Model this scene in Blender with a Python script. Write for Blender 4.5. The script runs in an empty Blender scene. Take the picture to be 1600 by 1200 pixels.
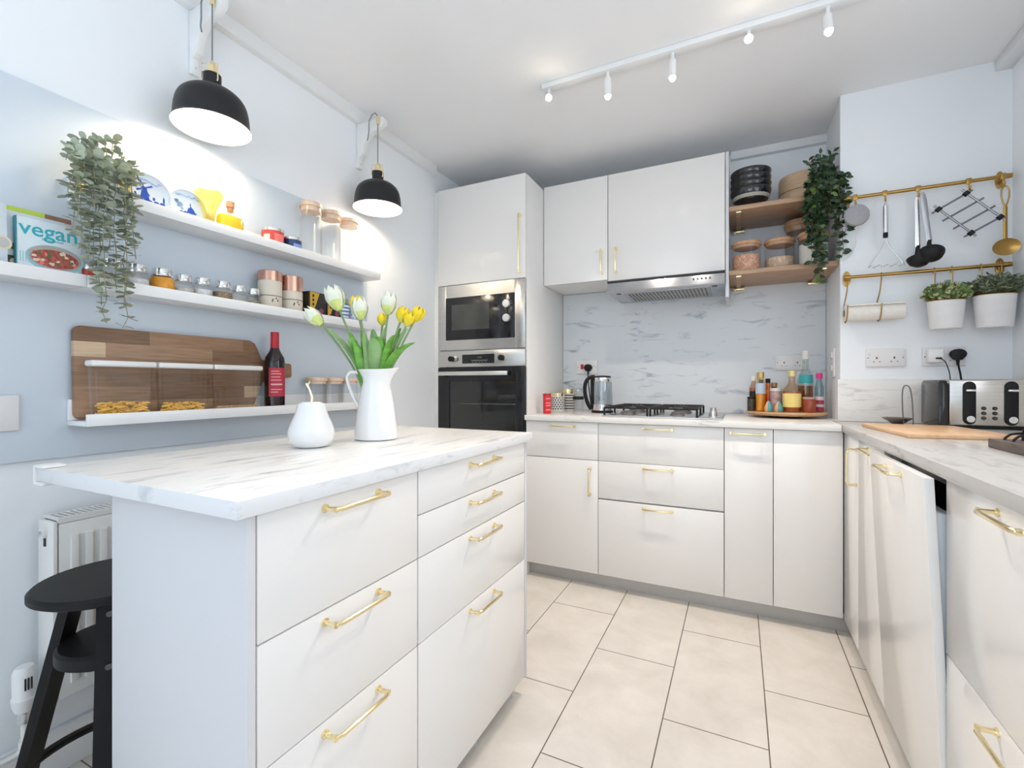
import bpy, bmesh, math, random
from mathutils import Vector, Matrix, Euler
PI = math.pi
sc = bpy.context.scene
C = sc.collection
# ---------------------------------------------------------------- camera
cd = bpy.data.cameras.new('camera'); cam = bpy.data.objects.new('camera', cd); C.objects.link(cam)
cd.sensor_fit = 'HORIZONTAL'; cd.sensor_width = 36; cd.lens = 36 * 730 / 1600
cd.clip_start = .02
cam.location = (0, 0, 1.085); cam.rotation_euler = (PI / 2, 0, math.atan(354 / 730))
sc.camera = cam
# ---------------------------------------------------------------- view, world
sc.view_settings.view_transform = 'Standard'; sc.view_settings.look = 'None'
sc.view_settings.exposure = 0.45; sc.view_settings.gamma = 1; sc.view_settings.use_curve_mapping = False
w = bpy.data.worlds.new('world'); sc.world = w; w.use_nodes = True
bg = w.node_tree.nodes['Background']; bg.inputs[0].default_value = (.80, .90, 1, 1); bg.inputs[1].default_value = 1.3
# daylight standing in the two window openings
def area(name, loc, rot, sx, sy, power, col):
    l = bpy.data.lights.new(name, 'AREA'); l.shape = 'RECTANGLE'; l.size = sx; l.size_y = sy
    l.energy = power; l.color = col
    o = bpy.data.objects.new(name, l); C.objects.link(o); o.location = loc; o.rotation_euler = rot
    return o
area('daylight_rear', (-.35, -2.32, 1.2), (PI / 2, 0, 0), 2.3, 2.1, 6.5, (.86, .93, 1))  # unseen behind the viewer, added to brighten the room
area('daylight_right', (1.26, .9, 1.65), (PI / 2, 0, PI / 2), 1.7, 1.0, 7, (1, .99, .97))
l = bpy.data.lights.new('fill_uplight', 'AREA'); l.size = 1.2; l.energy = 13.5; l.color = (.82, .92, 1)   # unseen fill added behind the viewer, aimed up to brighten ceiling and room
o = bpy.data.objects.new('fill_uplight', l); C.objects.link(o); o.location = (-.35, -.9, 1.3); o.rotation_euler = (PI, 0, 0)
WARM = (1, .87, .75)
# ================================================================ materials
MATS = {}
def nm(name):
    m = bpy.data.materials.new(name); m.use_nodes = True
    nt = m.node_tree; return m, nt, nt.nodes, nt.links, nt.nodes['Principled BSDF']
def mat(name, col, rough=.5, metal=0., var=.04, nscale=14., bump=0., stretch=None, spec=.5, coat=0.):
    if name in MATS: return MATS[name]
    m, nt, N, L, P = nm(name)
    tc = N.new('ShaderNodeTexCoord'); mp = N.new('ShaderNodeMapping'); no = N.new('ShaderNodeTexNoise')
    L.new(tc.outputs['Object'], mp.inputs[0]); L.new(mp.outputs[0], no.inputs['Vector'])
    if stretch: mp.inputs['Scale'].default_value = stretch
    no.inputs['Scale'].default_value = nscale; no.inputs['Detail'].default_value = 3
    cr = N.new('ShaderNodeValToRGB'); L.new(no.outputs[0], cr.inputs[0])
    cr.color_ramp.elements[0].position = .3; cr.color_ramp.elements[1].position = .7
    cr.color_ramp.elements[0].color = [max(0, c * (1 - var)) for c in col] + [1]
    cr.color_ramp.elements[1].color = [min(1, c * (1 + var)) for c in col] + [1]
    L.new(cr.outputs[0], P.inputs['Base Color'])
    P.inputs['Roughness'].default_value = rough; P.inputs['Metallic'].default_value = metal
    P.inputs['Specular IOR Level'].default_value = spec
    if coat: P.inputs['Coat Weight'].default_value = coat; P.inputs['Coat Roughness'].default_value = .05
    if bump:
        b = N.new('ShaderNodeBump'); b.inputs['Strength'].default_value = bump; b.inputs['Distance'].default_value = .002
        L.new(no.outputs[0], b.inputs['Height']); L.new(b.outputs[0], P.inputs['Normal'])
    MATS[name] = m; return m
def ramp(N, els):
    cr = N.new('ShaderNodeValToRGB'); e = cr.color_ramp.elements
    while len(e) < len(els): e.new(.5)
    for i, (p, c) in enumerate(els): e[i].position = p; e[i].color = list(c) + [1]
    return cr
def marble(name, base, vein, stretch, scale, lo, hi, rough=.3, rot=(0, 0, 0)):
    m, nt, N, L, P = nm(name)
    tc = N.new('ShaderNodeTexCoord'); mp = N.new('ShaderNodeMapping'); L.new(tc.outputs['Object'], mp.inputs[0])
    mp.inputs['Scale'].default_value = stretch; mp.inputs['Rotation'].default_value = rot
    no = N.new('ShaderNodeTexNoise'); no.inputs['Scale'].default_value = scale; no.inputs['Detail'].default_value = 6
    no.inputs['Distortion'].default_value = .9; no.inputs['Roughness'].default_value = .62
    L.new(mp.outputs[0], no.inputs['Vector'])
    n2 = N.new('ShaderNodeTexNoise'); n2.inputs['Scale'].default_value = scale * .8; L.new(mp.outputs[0], n2.inputs['Vector'])
    mu = N.new('ShaderNodeMath'); mu.operation = 'MULTIPLY_ADD'; mu.inputs[1].default_value = .35; L.new(n2.outputs[0], mu.inputs[0]); L.new(no.outputs[0], mu.inputs[2])
    mid = [b * .55 + v * .45 for b, v in zip(base, vein)]
    cr = ramp(N, [(lo, base), ((lo + hi) / 2, mid), (hi, vein)])
    L.new(mu.outputs[0], cr.inputs[0]); L.new(cr.outputs[0], P.inputs['Base Color']); P.inputs['Roughness'].default_value = rough
    MATS[name] = m; return m
def wood(name, c1, c2, stretch, scale=6., rough=.45):
    m, nt, N, L, P = nm(name)
    tc = N.new('ShaderNodeTexCoord'); mp = N.new('ShaderNodeMapping'); L.new(tc.outputs['Object'], mp.inputs[0]); mp.inputs['Scale'].default_value = stretch
    no = N.new('ShaderNodeTexNoise'); no.inputs['Scale'].default_value = scale; no.inputs['Detail'].default_value = 5; no.inputs['Distortion'].default_value = .6
    L.new(mp.outputs[0], no.inputs['Vector']); cr = ramp(N, [(.3, c1), (.7, c2)]); L.new(no.outputs[0], cr.inputs[0])
    L.new(cr.outputs[0], P.inputs['Base Color']); P.inputs['Roughness'].default_value = rough
    MATS[name] = m; return m
def glass(name, tint=(1, 1, 1), gloss=.02, rough=.02):
    m = bpy.data.materials.new(name); m.use_nodes = True; N = m.node_tree.nodes; L = m.node_tree.links
    N.remove(N['Principled BSDF']); out = N['Material Output']
    t = N.new('ShaderNodeBsdfTransparent'); t.inputs[0].default_value = (*tint, 1)
    g = N.new('ShaderNodeBsdfGlossy'); g.inputs['Roughness'].default_value = rough
    lw = N.new('ShaderNodeLayerWeight'); lw.inputs[0].default_value = .14
    mr = N.new('ShaderNodeMapRange'); L.new(lw.outputs['Facing'], mr.inputs[0]); mr.inputs[3].default_value = gloss; mr.inputs[4].default_value = .45
    mx = N.new('ShaderNodeMixShader'); L.new(mr.outputs[0], mx.inputs[0]); L.new(t.outputs[0], mx.inputs[1]); L.new(g.outputs[0], mx.inputs[2])
    L.new(mx.outputs[0], out.inputs[0]); MATS[name] = m; return m
def emis(name, col, s):
    m, nt, N, L, P = nm(name)
    P.inputs['Base Color'].default_value = (*col, 1); P.inputs['Emission Color'].default_value = (*col, 1); P.inputs['Emission Strength'].default_value = s
    MATS[name] = m; return m
def speck(name, c1, c2, scale=90., rough=.7, c3=None):
    m, nt, N, L, P = nm(name)
    tc = N.new('ShaderNodeTexCoord'); v = N.new('ShaderNodeTexVoronoi'); v.inputs['Scale'].default_value = scale; L.new(tc.outputs['Object'], v.inputs['Vector'])
    sp = N.new('ShaderNodeSeparateColor'); L.new(v.outputs['Color'], sp.inputs[0])
    cr = ramp(N, [(0, c1), (.5, c3 or c1), (1, c2)]); cr.color_ramp.interpolation = 'LINEAR'
    L.new(sp.outputs[0], cr.inputs[0]); L.new(cr.outputs[0], P.inputs['Base Color']); P.inputs['Roughness'].default_value = rough
    MATS[name] = m; return m

WALL = mat('wall_paint', (.88, .915, .95), .6, var=.01, nscale=3)
WALLB = mat('board_paint', (.655, .735, .82), .5, var=.01, nscale=3)
CEIL = mat('ceiling_paint', (.88, .89, .91), .8, var=.01, nscale=3)
TRIM = mat('trim_white', (.84, .85, .86), .4, var=.01)
SHELFW = mat('shelf_white', (.86, .87, .88), .35, var=.01)
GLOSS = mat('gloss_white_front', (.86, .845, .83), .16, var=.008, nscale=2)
SATIN = mat('satin_shaded_white', (.68, .685, .71), .38, var=.008, nscale=2)  # white darkened evenly: the shade on the island end is in the colour
CARC = mat('carcass_white', (.86, .86, .85), .45, var=.01)
PLINTH = mat('plinth_grey', (.55, .54, .52), .3, var=.02)
DARK = mat('dark_gap', (.03, .03, .03), .6)
BRASS = mat('brass', (.93, .79, .48), .2, 1, var=.05)
GOLD = mat('gold_rail', (.46, .28, .085), .3, 1, var=.08)
STEEL = mat('brushed_steel', (.62, .60, .57), .24, 1, var=.06, nscale=8, stretch=(1, 1, 30))
CHROME = mat('chrome', (.80, .80, .80), .12, 1, var=.02)
BLACKM = mat('black_matt', (.008, .008, .009), .5, spec=.3)
BLACKG = mat('black_gloss', (.010, .010, .011), .12)
LAMPB = mat('lamp_black', (.014, .014, .016), .42, spec=.35)
STOOLB = mat('stool_black', (.006, .006, .007), .5, var=.2, nscale=20, spec=.28)
WHITEP = mat('white_plastic', (.84, .84, .84), .3, var=.01)
SOCK = mat('socket_white', (.80, .79, .80), .3, var=.01)
CERAM = mat('white_ceramic', (.86, .87, .88), .12, var=.01, coat=.3)
RADW = mat('radiator_white', (.80, .80, .78), .35, var=.01)
MARB_Y = marble('marble_island', (.86, .85, .83), (.40, .42, .44), (20, 3.2, 20), 2.0, .70, .93, .28)
MARB_E = marble('marble_edge', (.80, .81, .83), (.42, .46, .52), (4, 4, 8), 2.2, .74, .98, .3)
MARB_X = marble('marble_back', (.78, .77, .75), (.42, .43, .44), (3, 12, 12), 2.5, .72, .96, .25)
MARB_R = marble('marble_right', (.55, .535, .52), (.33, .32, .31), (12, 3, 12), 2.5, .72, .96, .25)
MARB_S = marble('marble_splash', (.70, .735, .77), (.26, .31, .39), (2.2, 9, 9), 2.2, .74, .93, .25, (0, -.16, 0))
OAK = wood('shelf_oak', (.36, .22, .13), (.52, .34, .22), (1.5, 20, 20), 4)
BEECH = wood('beech_board', (.66, .40, .22), (.78, .52, .31), (12, 2, 12), 4, .35)
BAMB = wood('bamboo', (.62, .42, .26), (.74, .53, .34), (3, 3, 30), 5)
LIDW = wood('lid_wood', (.50, .28, .15), (.66, .42, .26), (4, 20, 4), 5)
LIDL = wood('pale_lid_wood', (.70, .50, .36), (.80, .62, .48), (4, 20, 4), 5)
BASEW = wood('dark_stand_wood', (.07, .055, .05), (.14, .11, .10), (20, 3, 20), 5)
GLS = glass('clear_glass'); PLA = glass('clear_plastic', (.985, .98, .97), .02)
OILY = glass('yellow_oil', (1, .80, .12), .04); OILP = glass('pale_yellow_oil', (1, .90, .45), .04)
AMB = glass('amber_liquid', (.80, .38, .06), .05); ORNG = glass('orange_liquid', (.95, .45, .05), .05)
def board_mat():
    m, nt, N, L, P = nm('acacia_strips')
    tc = N.new('ShaderNodeTexCoord'); mp = N.new('ShaderNodeMapping'); L.new(tc.outputs['Object'], mp.inputs[0])
    se = N.new('ShaderNodeSeparateXYZ'); L.new(mp.outputs[0], se.inputs[0])
    co = N.new('ShaderNodeCombineXYZ'); L.new(se.outputs[1], co.inputs[0]); L.new(se.outputs[2], co.inputs[1])
    mp.inputs['Location'].default_value = (0, 3.17, 2.055)
    b = N.new('ShaderNodeTexBrick'); L.new(co.outputs[0], b.inputs['Vector']); b.inputs['Scale'].default_value = 1
    b.inputs['Brick Width'].default_value = .31; b.inputs['Row Height'].default_value = .043; b.inputs['Mortar Size'].default_value = .0002
    b.inputs['Color1'].default_value = (0, 0, 0, 1); b.inputs['Color2'].default_value = (1, 1, 1, 1); b.inputs['Mortar'].default_value = (.2, .2, .2, 1)
    b.offset = .37; b.offset_frequency = 2; b.inputs['Bias'].default_value = 0
    cr = ramp(N, [(.0, (.21, .115, .062)), (.45, (.34, .19, .105)), (.80, (.42, .25, .145)), (.88, (.72, .52, .34))]); L.new(b.outputs[0], cr.inputs[0])
    no = N.new('ShaderNodeTexNoise'); m2 = N.new('ShaderNodeMapping'); L.new(tc.outputs['Object'], m2.inputs[0]); m2.inputs['Scale'].default_value = (3, 3, 40)
    L.new(m2.outputs[0], no.inputs['Vector']); no.inputs['Scale'].default_value = 4; no.inputs['Detail'].default_value = 4
    r2 = ramp(N, [(.3, (.7, .7, .7)), (.7, (1.0, 1.0, 1.0))]); L.new(no.outputs[0], r2.inputs[0])
    mx = N.new('ShaderNodeMix'); mx.data_type = 'RGBA'; mx.blend_type = 'MULTIPLY'; mx.inputs[0].default_value = 1
    L.new(cr.outputs[0], mx.inputs[6]); L.new(r2.outputs[0], mx.inputs[7]); L.new(mx.outputs[2], P.inputs['Base Color']); P.inputs['Roughness'].default_value = .45
    return m
ACACIA = board_mat()
def tile_mat():
    m, nt, N, L, P = nm('floor_tiles')
    ge = N.new('ShaderNodeNewGeometry'); se = N.new('ShaderNodeSeparateXYZ'); L.new(ge.outputs['Position'], se.inputs[0])
    a = N.new('ShaderNodeMath'); a.inputs[1].default_value = 3.8675; L.new(se.outputs[1], a.inputs[0])
    c = N.new('ShaderNodeMath'); c.inputs[1].default_value = .525 + .3033 * 20; L.new(se.outputs[0], c.inputs[0])
    co = N.new('ShaderNodeCombineXYZ'); L.new(a.outputs[0], co.inputs[0]); L.new(c.outputs[0], co.inputs[1])
    b = N.new('ShaderNodeTexBrick'); L.new(co.outputs[0], b.inputs['Vector']); b.inputs['Scale'].default_value = 1
    b.inputs['Brick Width'].default_value = .605; b.inputs['Row Height'].default_value = .3033; b.inputs['Mortar Size'].default_value = .0020
    b.inputs['Mortar Smooth'].default_value = .1; b.offset = .5
    b.inputs['Color1'].default_value = (.86, .81, .75, 1); b.inputs['Color2'].default_value = (.82, .78, .725, 1); b.inputs['Mortar'].default_value = (.16, .13, .105, 1)
    no = N.new('ShaderNodeTexNoise'); no.inputs['Scale'].default_value = 5; no.inputs['Detail'].default_value = 8; no.inputs['Roughness'].default_value = .65; no.inputs['Distortion'].default_value = .4
    L.new(ge.outputs['Position'], no.inputs['Vector'])
    r2 = ramp(N, [(.3, (.83, .82, .80)), (.7, (1, 1, 1))]); L.new(no.outputs[0], r2.inputs[0])
    mx = N.new('ShaderNodeMix'); mx.data_type = 'RGBA'; mx.blend_type = 'MULTIPLY'; mx.inputs[0].default_value = 1
    L.new(b.outputs[0], mx.inputs[6]); L.new(r2.outputs[0], mx.inputs[7]); L.new(mx.outputs[2], P.inputs['Base Color'])
    bu = N.new('ShaderNodeBump'); bu.inputs['Strength'].default_value = .4; bu.inputs['Distance'].default_value = .002; bu.invert = True
    L.new(b.outputs['Fac'], bu.inputs['Height']); L.new(bu.outputs[0], P.inputs['Normal']); P.inputs['Roughness'].default_value = .42
    return m
# ================================================================ mesh builder
def frame_of(d):
    d = Vector(d).normalized(); a = Vector((0, 0, 1)) if abs(d.z) < .9 else Vector((1, 0, 0))
    x = a.cross(d).normalized(); return x, d.cross(x), d
class MB:
    def __init__(s, o=(0, 0, 0)): s.bm = bmesh.new(); s.o = Vector(o)
    def V(s, p, m=None):
        p = Vector(p)
        if m: p = m @ p
        return s.bm.verts.new(p - s.o)
    def F(s, vs, mi=0, sm=True):
        try: f = s.bm.faces.new(vs)
        except ValueError: return None
        f.material_index = mi; f.smooth = sm; return f
    def box(s, x0, y0, z0, x1, y1, z1, mi=0, bev=0, m=None, seg=2):
        v = [s.V((x, y, z), m) for z in (z0, z1) for y in (y0, y1) for x in (x0, x1)]
        fs = [s.F([v[i] for i in q], mi) for q in ((0, 2, 3, 1), (4, 5, 7, 6), (0, 1, 5, 4), (2, 6, 7, 3), (0, 4, 6, 2), (1, 3, 7, 5))]
        if bev:
            es = list({e for f in fs for e in f.edges})
            r = bmesh.ops.bevel(s.bm, geom=es, offset=bev, segments=seg, affect='EDGES', profile=.5)
            for f in r['faces']: f.material_index = mi; f.smooth = True
        return s
    def prism(s, pts, h0, h1, ax='z', mi=0, m=None, bev=0):
        def P(a, b, h): return {'z': (a, b, h), 'x': (h, a, b), 'y': (a, h, b)}[ax]
        A = [s.V(P(a, b, h0), m) for a, b in pts]; B = [s.V(P(a, b, h1), m) for a, b in pts]; n = len(pts)
        fs = [s.F(A[::-1], mi), s.F(B, mi)] + [s.F([A[i], A[(i + 1) % n], B[(i + 1) % n], B[i]], mi) for i in range(n)]
        fs = [f for f in fs if f]
        bmesh.ops.recalc_face_normals(s.bm, faces=fs)
        if bev:
            es = list(set(fs[0].edges) | set(fs[1].edges))
            r = bmesh.ops.bevel(s.bm, geom=es, offset=bev, segments=2, affect='EDGES', profile=.5)
            for f in r['faces']: f.material_index = mi
        return s
    def lathe(s, prof, c=(0, 0, 0), seg=28, mi=0, m=None, fn=None):
        rings = []; c = Vector(c)
        for r, z in prof:
            if r < 1e-6: rings.append([s.V(c + Vector((0, 0, z)), m)])
            else:
                R = []
                for k in range(seg):
                    a = 2 * PI * k / seg; p = Vector((r * math.cos(a), r * math.sin(a), z))
                    if fn: p = fn(p)
                    R.append(s.V(c + p, m))
                rings.append(R)
        for A, B in zip(rings, rings[1:]):
            for k in range(seg):
                j = (k + 1) % seg
                if len(A) == 1 and len(B) == 1: continue
                if len(A) == 1: s.F([A[0], B[j], B[k]], mi)
                elif len(B) == 1: s.F([A[k], A[j], B[0]], mi)
                else: s.F([A[k], A[j], B[j], B[k]], mi)
        return s
    def tube(s, pts, r, seg=8, mi=0, closed=False, caps=True, m=None, flat=None):
        pts = [Vector(p) for p in pts]; n = len(pts); rings = []
        rr = r if isinstance(r, (list, tuple)) else [r] * n; x = None
        for i, p in enumerate(pts):
            if closed: t = pts[(i + 1) % n] - pts[i - 1]
            else: t = pts[min(i + 1, n - 1)] - pts[max(i - 1, 0)]
            t.normalize()
            if x is None: x, y, _ = frame_of(t)
            else:
                x = (x - t * x.dot(t)).normalized(); y = t.cross(x)
            ry = rr[i] * (flat or 1)
            rings.append([s.V(p + x * rr[i] * math.cos(2 * PI * k / seg) + y * ry * math.sin(2 * PI * k / seg), m) for k in range(seg)])
        pairs = list(zip(rings, rings[1:])) + ([(rings[-1], rings[0])] if closed else [])
        for A, B in pairs:
            for k in range(seg): j = (k + 1) % seg; s.F([A[k], A[j], B[j], B[k]], mi)
        if caps and not closed: s.F(rings[0][::-1], mi); s.F(rings[-1], mi)
        return s
    def disc(s, c, n, r, mi=0, seg=20, t=.0008, sx=1):
        x, y, z = frame_of(n); c = Vector(c)
        A = [s.V(c + (x * math.cos(2 * PI * k / seg) * sx + y * math.sin(2 * PI * k / seg)) * r) for k in range(seg)]
        B = [s.V(v.co + s.o + z * t) for v in A]
        s.F(B, mi)
        for k in range(seg): j = (k + 1) % seg; s.F([A[k], A[j], B[j], B[k]], mi)
        return s
    def leaf(s, p, d, up, L, W, mi=0, fold=.15, droop=.2, rnd=False):
        p = Vector(p); d = Vector(d).normalized(); sd = d.cross(Vector(up)).normalized(); u = sd.cross(d)
        ws = (.0, .75, 1, .85, .0) if rnd else (.08, .8, 1, .6, .0)
        prev = None
        for i, q in enumerate((0, .22, .5, .8, 1)):
            c = p + d * L * q - u * droop * L * q * q; wd = W * .5 * ws[i]
            cur = [s.V(c)] if wd < 1e-6 else [s.V(c - sd * wd + u * fold * wd), s.V(c), s.V(c + sd * wd + u * fold * wd)]
            if prev:
                if len(prev) == 1: s.F([prev[0], cur[1], cur[0]], mi); s.F([prev[0], cur[2], cur[1]], mi)
                elif len(cur) == 1: s.F([prev[0], prev[1], cur[0]], mi); s.F([prev[1], prev[2], cur[0]], mi)
                else: s.F([prev[0], prev[1], cur[1], cur[0]], mi); s.F([prev[1], prev[2], cur[2], cur[1]], mi)
            prev = cur
        return s
    def text(s, body, size, m, mi=0, ext=.0003, align='CENTER', bold=0):
        cu = bpy.data.curves.new('t', 'FONT'); cu.body = body; cu.size = size; cu.extrude = ext; cu.align_x = align; cu.align_y = 'CENTER'; cu.resolution_u = 3; cu.offset = bold
        ob = bpy.data.objects.new('t', cu); C.objects.link(ob); bpy.context.view_layer.update()
        me = bpy.data.meshes.new_from_object(ob.evaluated_get(bpy.context.evaluated_depsgraph_get()))
        vs = [s.V(v.co, m) for v in me.vertices]
        for f in me.polygons: s.F([vs[i] for i in f.vertices], mi, False)
        bpy.data.objects.remove(ob); bpy.data.curves.remove(cu); bpy.data.meshes.remove(me); return s
    def done(s, name, mats, parent=None, ang=35):
        me = bpy.data.meshes.new(name); s.bm.to_mesh(me); s.bm.free()
        for q in (mats if isinstance(mats, (list, tuple)) else [mats]): me.materials.append(q)
        me.set_sharp_from_angle(angle=math.radians(ang))
        ob = bpy.data.objects.new(name, me); C.objects.link(ob)
        if parent: ob.parent = parent
        else: ob.location = s.o
        return ob
def smooth(pts, n=3):
    pts = [Vector(p) for p in pts]
    for _ in range(n):
        q = [pts[0]]
        for a, c in zip(pts, pts[1:]): q += [a.lerp(c, .25), a.lerp(c, .75)]
        q.append(pts[-1]); pts = q
    return pts
def tag(o, label, cat, group=None):
    o['label'] = label; o['category'] = cat
    if group: o['group'] = group
    return o
def thing(name, label, cat, loc=(0, 0, 0), group=None, rz=0):
    o = bpy.data.objects.new(name, None); C.objects.link(o); o.location = loc; o.rotation_euler = (0, 0, rz); o.empty_display_size = .05
    return tag(o, label, cat, group)
def dup(root, loc, label=None, rz=None, group=None):
    r = root.copy(); C.objects.link(r); r.location = loc
    if rz is not None: r.rotation_euler = (0, 0, rz)
    if label: r['label'] = label
    if group: r['group'] = group
    for ch in list(root.children):
        c = ch.copy(); C.objects.link(c); c.parent = r
        for g in list(ch.children):
            d = g.copy(); C.objects.link(d); d.parent = c
    return r
def struct(o): o['kind'] = 'structure'; return o
def handle(parent, o, base, along, out, L=.136, proj=.032, r=.0045):
    b = MB(o); c = Vector(base); a = Vector(along); n = Vector(out); q = .012
    A, B = c - a * L / 2, c + a * L / 2
    pts = [A, A + n * (proj - q), A + n * (proj - q * .3) + a * q * .3, A + n * proj + a * q, B + n * proj - a * q, B + n * (proj - q * .3) - a * q * .3, B + n * (proj - q), B]
    b.tube(pts, r, 10)
    for P in (A, B): b.tube([P, P + n * .004], .0075, 12)
    for P in (A + n * (proj - .004) , B + n * (proj - .004)): b.tube([P - n * .004, P + n * .002], .0058, 10)
    return b.done('handle', BRASS, parent)
def MX(loc, rx=0, ry=0, rz=0): return Matrix.Translation(loc) @ Euler((rx, ry, rz)).to_matrix().to_4x4()
FACE_X = lambda loc: Matrix.Translation(loc) @ Matrix(((0, 0, 1, 0), (1, 0, 0, 0), (0, 1, 0, 0), (0, 0, 0, 1)))     # text facing +X, reads along +Y
FACE_Y = lambda loc: Matrix.Translation(loc) @ Matrix(((1, 0, 0, 0), (0, 0, -1, 0), (0, 1, 0, 0), (0, 0, 0, 1)))    # text facing -Y, reads along +X
# ================================================================ room
LX, RX, BY, AY, RY, CZ = -1.72, 1.022, 3.05, 2.65, -2.2, 2.44
struct(MB().box(LX - .1, RY - .1, -.1, RX + .1, BY + .1, 0).done('floor', tile_mat()))
struct(MB().box(LX - .1, RY - .1, CZ, RX + .1, BY + .1, CZ + .1).done('ceiling', CEIL))
struct(MB().box(LX - .1, BY, 0, RX + .1, BY + .1, CZ).done('wall_back', WALL))
struct(MB().box(LX - .1, RY, 0, LX, BY, CZ).done('wall_left', WALL))
struct(MB().box(.43, AY, 0, RX, BY, CZ).done('wall_alcove', WALL))
b = MB(); b.box(RX, RY, 0, RX + .1, .05, CZ); b.box(RX, 1.75, 0, RX + .1, BY, CZ); b.box(RX, .05, 0, RX + .1, 1.75, 1.15); b.box(RX, .05, 2.15, RX + .1, 1.75, CZ)
struct(b.done('wall_right', WALL))
b = MB(); b.box(LX, RY - .1, 0, -1.5, RY, CZ); b.box(.8, RY - .1, 0, RX, RY, CZ); b.box(-1.5, RY - .1, 2.25, .8, RY, CZ); b.box(-1.5, RY - .1, 0, .8, RY, .15)
struct(b.done('wall_rear', WALL))
def window(name, ax, a0, a1, z0, z1, p, q, mull):
    b = MB(); t = .05
    def bx(u0, zz0, u1, zz1): b.box(*((p, u0, zz0, q, u1, zz1) if ax == 'y' else (u0, p, zz0, u1, q, zz1)), bev=.004)
    bx(a0, z0, a1, z0 + t); bx(a0, z1 - t, a1, z1); bx(a0, z0 + t, a0 + t, z1 - t); bx(a1 - t, z0 + t, a1, z1 - t)
    for k in range(1, mull): u = a0 + (a1 - a0) * k / mull; bx(u - t / 2, z0 + t, u + t / 2, z1 - t)
    o = struct(b.done(name, TRIM)); g = MB(); c = (p + q) / 2
    g.box(*((c - .003, a0 + t, z0 + t, c + .003, a1 - t, z1 - t) if ax == 'y' else (a0 + t, c - .003, z0 + t, a1 - t, c + .003, z1 - t)))
    g.done('pane', GLS, o); return o
window('window_1', 'y', .05, 1.75, 1.15, 2.15, RX + .02, RX + .08, 2)
window('window_2', 'x', -1.5, .8, .15, 2.25, RY - .08, RY - .02, 3)  # unseen rear window, added to let in the brightening daylight
struct(MB().box(LX, RY, 2.383, -1.687, 2.41, CZ).done('trim_1', TRIM))
struct(MB().box(-.04, 3.015, 2.397, .43, BY, CZ).done('trim_2', TRIM))
struct(MB().box(.9676, RY, 2.394, RX, AY, CZ, bev=.004).done('trim_3', TRIM))
struct(MB().box(LX, RY, .879, -1.70, 1.818, 1.89, bev=.003).done('trim_4', WALLB))
struct(MB().box(LX, RY, 0, -1.703, 2.41, .125, bev=.005).done('baseboard_left', TRIM))
# splashbacks
o = MB((-.33, 3.04, .912)); o.box(-1.083, 3.038, .912, .428, 3.049, 1.69)
tag(o.done('splashback', MARB_S), 'tall grey-veined marble splashback sheet on the wall behind the gas hob', 'splashback')
o = MB((.7, 2.64, .912)); o.box(.418, 2.636, .912, RX - .002, 2.649, 1.106, bev=.001)
tag(o.done('splashback', MARB_X), 'low marble upstand strip on the wall behind the toaster', 'splashback')
# ================================================================ tall oven cabinet
O = (-1.384, 2.73, 0)
t = thing('tall_cabinet', 'tall white built-in cabinet housing the microwave and oven', 'cabinet', O)
b = MB(O); b.box(-1.101, 2.437, 0, -1.085, 3.045, 2.283, bev=.001); b.box(-1.683, 2.437, 0, -1.667, 3.045, 2.283); b.box(-1.667, 2.437, 2.267, -1.101, 3.045, 2.283)
b.box(-1.667, 3.03, .08, -1.101, 3.045, 2.267); b.box(-1.667, 2.437, 1.67, -1.101, 3.03, 1.686); b.box(-1.667, 2.437, 1.286, -1.101, 3.03, 1.296); b.box(-1.667, 2.437, .672, -1.101, 3.03, .687)
b.done('body', CARC, t)
MB(O).box(LX + .001, 2.43, 0, -1.685, 2.445, 2.283).done('filler_strip', CARC, t)
d = MB(O).box(-1.682, 2.415, 1.690, -1.087, 2.434, 2.283, bev=.0015).done('door', GLOSS, t)
handle(d, O, (-1.117, 2.415, 1.884), (0, 0, 1), (0, -1, 0), .325)
for z0, z1 in ((.08, .479), (.483, .683)):
    d = MB(O).box(-1.682, 2.415, z0, -1.087, 2.434, z1, bev=.0015).done('drawer', GLOSS, t); handle(d, O, (-1.384, 2.415, z1 - .03), (1, 0, 0), (0, -1, 0))
MB(O).box(-1.68, 2.49, 0, -1.09, 2.505, .079).done('plinth', PLINTH, t)
# microwave
O = (-1.384, 2.43, 1.30)
t = thing('built_in_microwave', 'stainless steel built-in microwave with black glass door above the oven', 'microwave', O)
b = MB(O); x0, x1, z0, z1 = -1.680, -1.088, 1.292, 1.686; a0, a1, c0, c1 = -1.622, -1.155, 1.352, 1.611
b.box(x0, 2.413, z0, a0, 2.435, z1, bev=.002); b.box(a1, 2.413, z0, x1, 2.435, z1, bev=.002); b.box(a0, 2.4131, c1, a1, 2.4349, z1 - .0005); b.box(a0, 2.4131, z0 + .0005, a1, 2.4349, c0)
b.done('frame', STEEL, t)
b = MB(O); b.box(-1.66, 2.44, 1.30, -1.11, 2.85, 1.66); b.done('body', BLACKM, t)
d = MB(O).box(a0 + .001, 2.409, c0 + .001, -1.236, 2.433, c1 - .001, bev=.001).done('door', BLACKG, t)
MB(O).box(-1.578, 2.4078, 1.412, -1.318, 2.4092, 1.566).done('window', mat('microwave_window', (.055, .058, .055), .08, var=.3, nscale=5), d)
cp = MB(O).box(-1.235, 2.409, c0 + .001, a1 - .001, 2.433, c1 - .001, bev=.001).done('control_panel', BLACKG, t)
for z in (1.548, 1.466):
    b = MB(O); b.tube([(-1.2, 2.409, z), (-1.2, 2.392, z)], .022, 24); b.tube([(-1.2, 2.3925, z), (-1.2, 2.390, z)], .019, 24)
    kk = b.done('knob', mat('knob_silver', (.75, .75, .75), .3, .6), cp)
b = MB(O)
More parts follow.
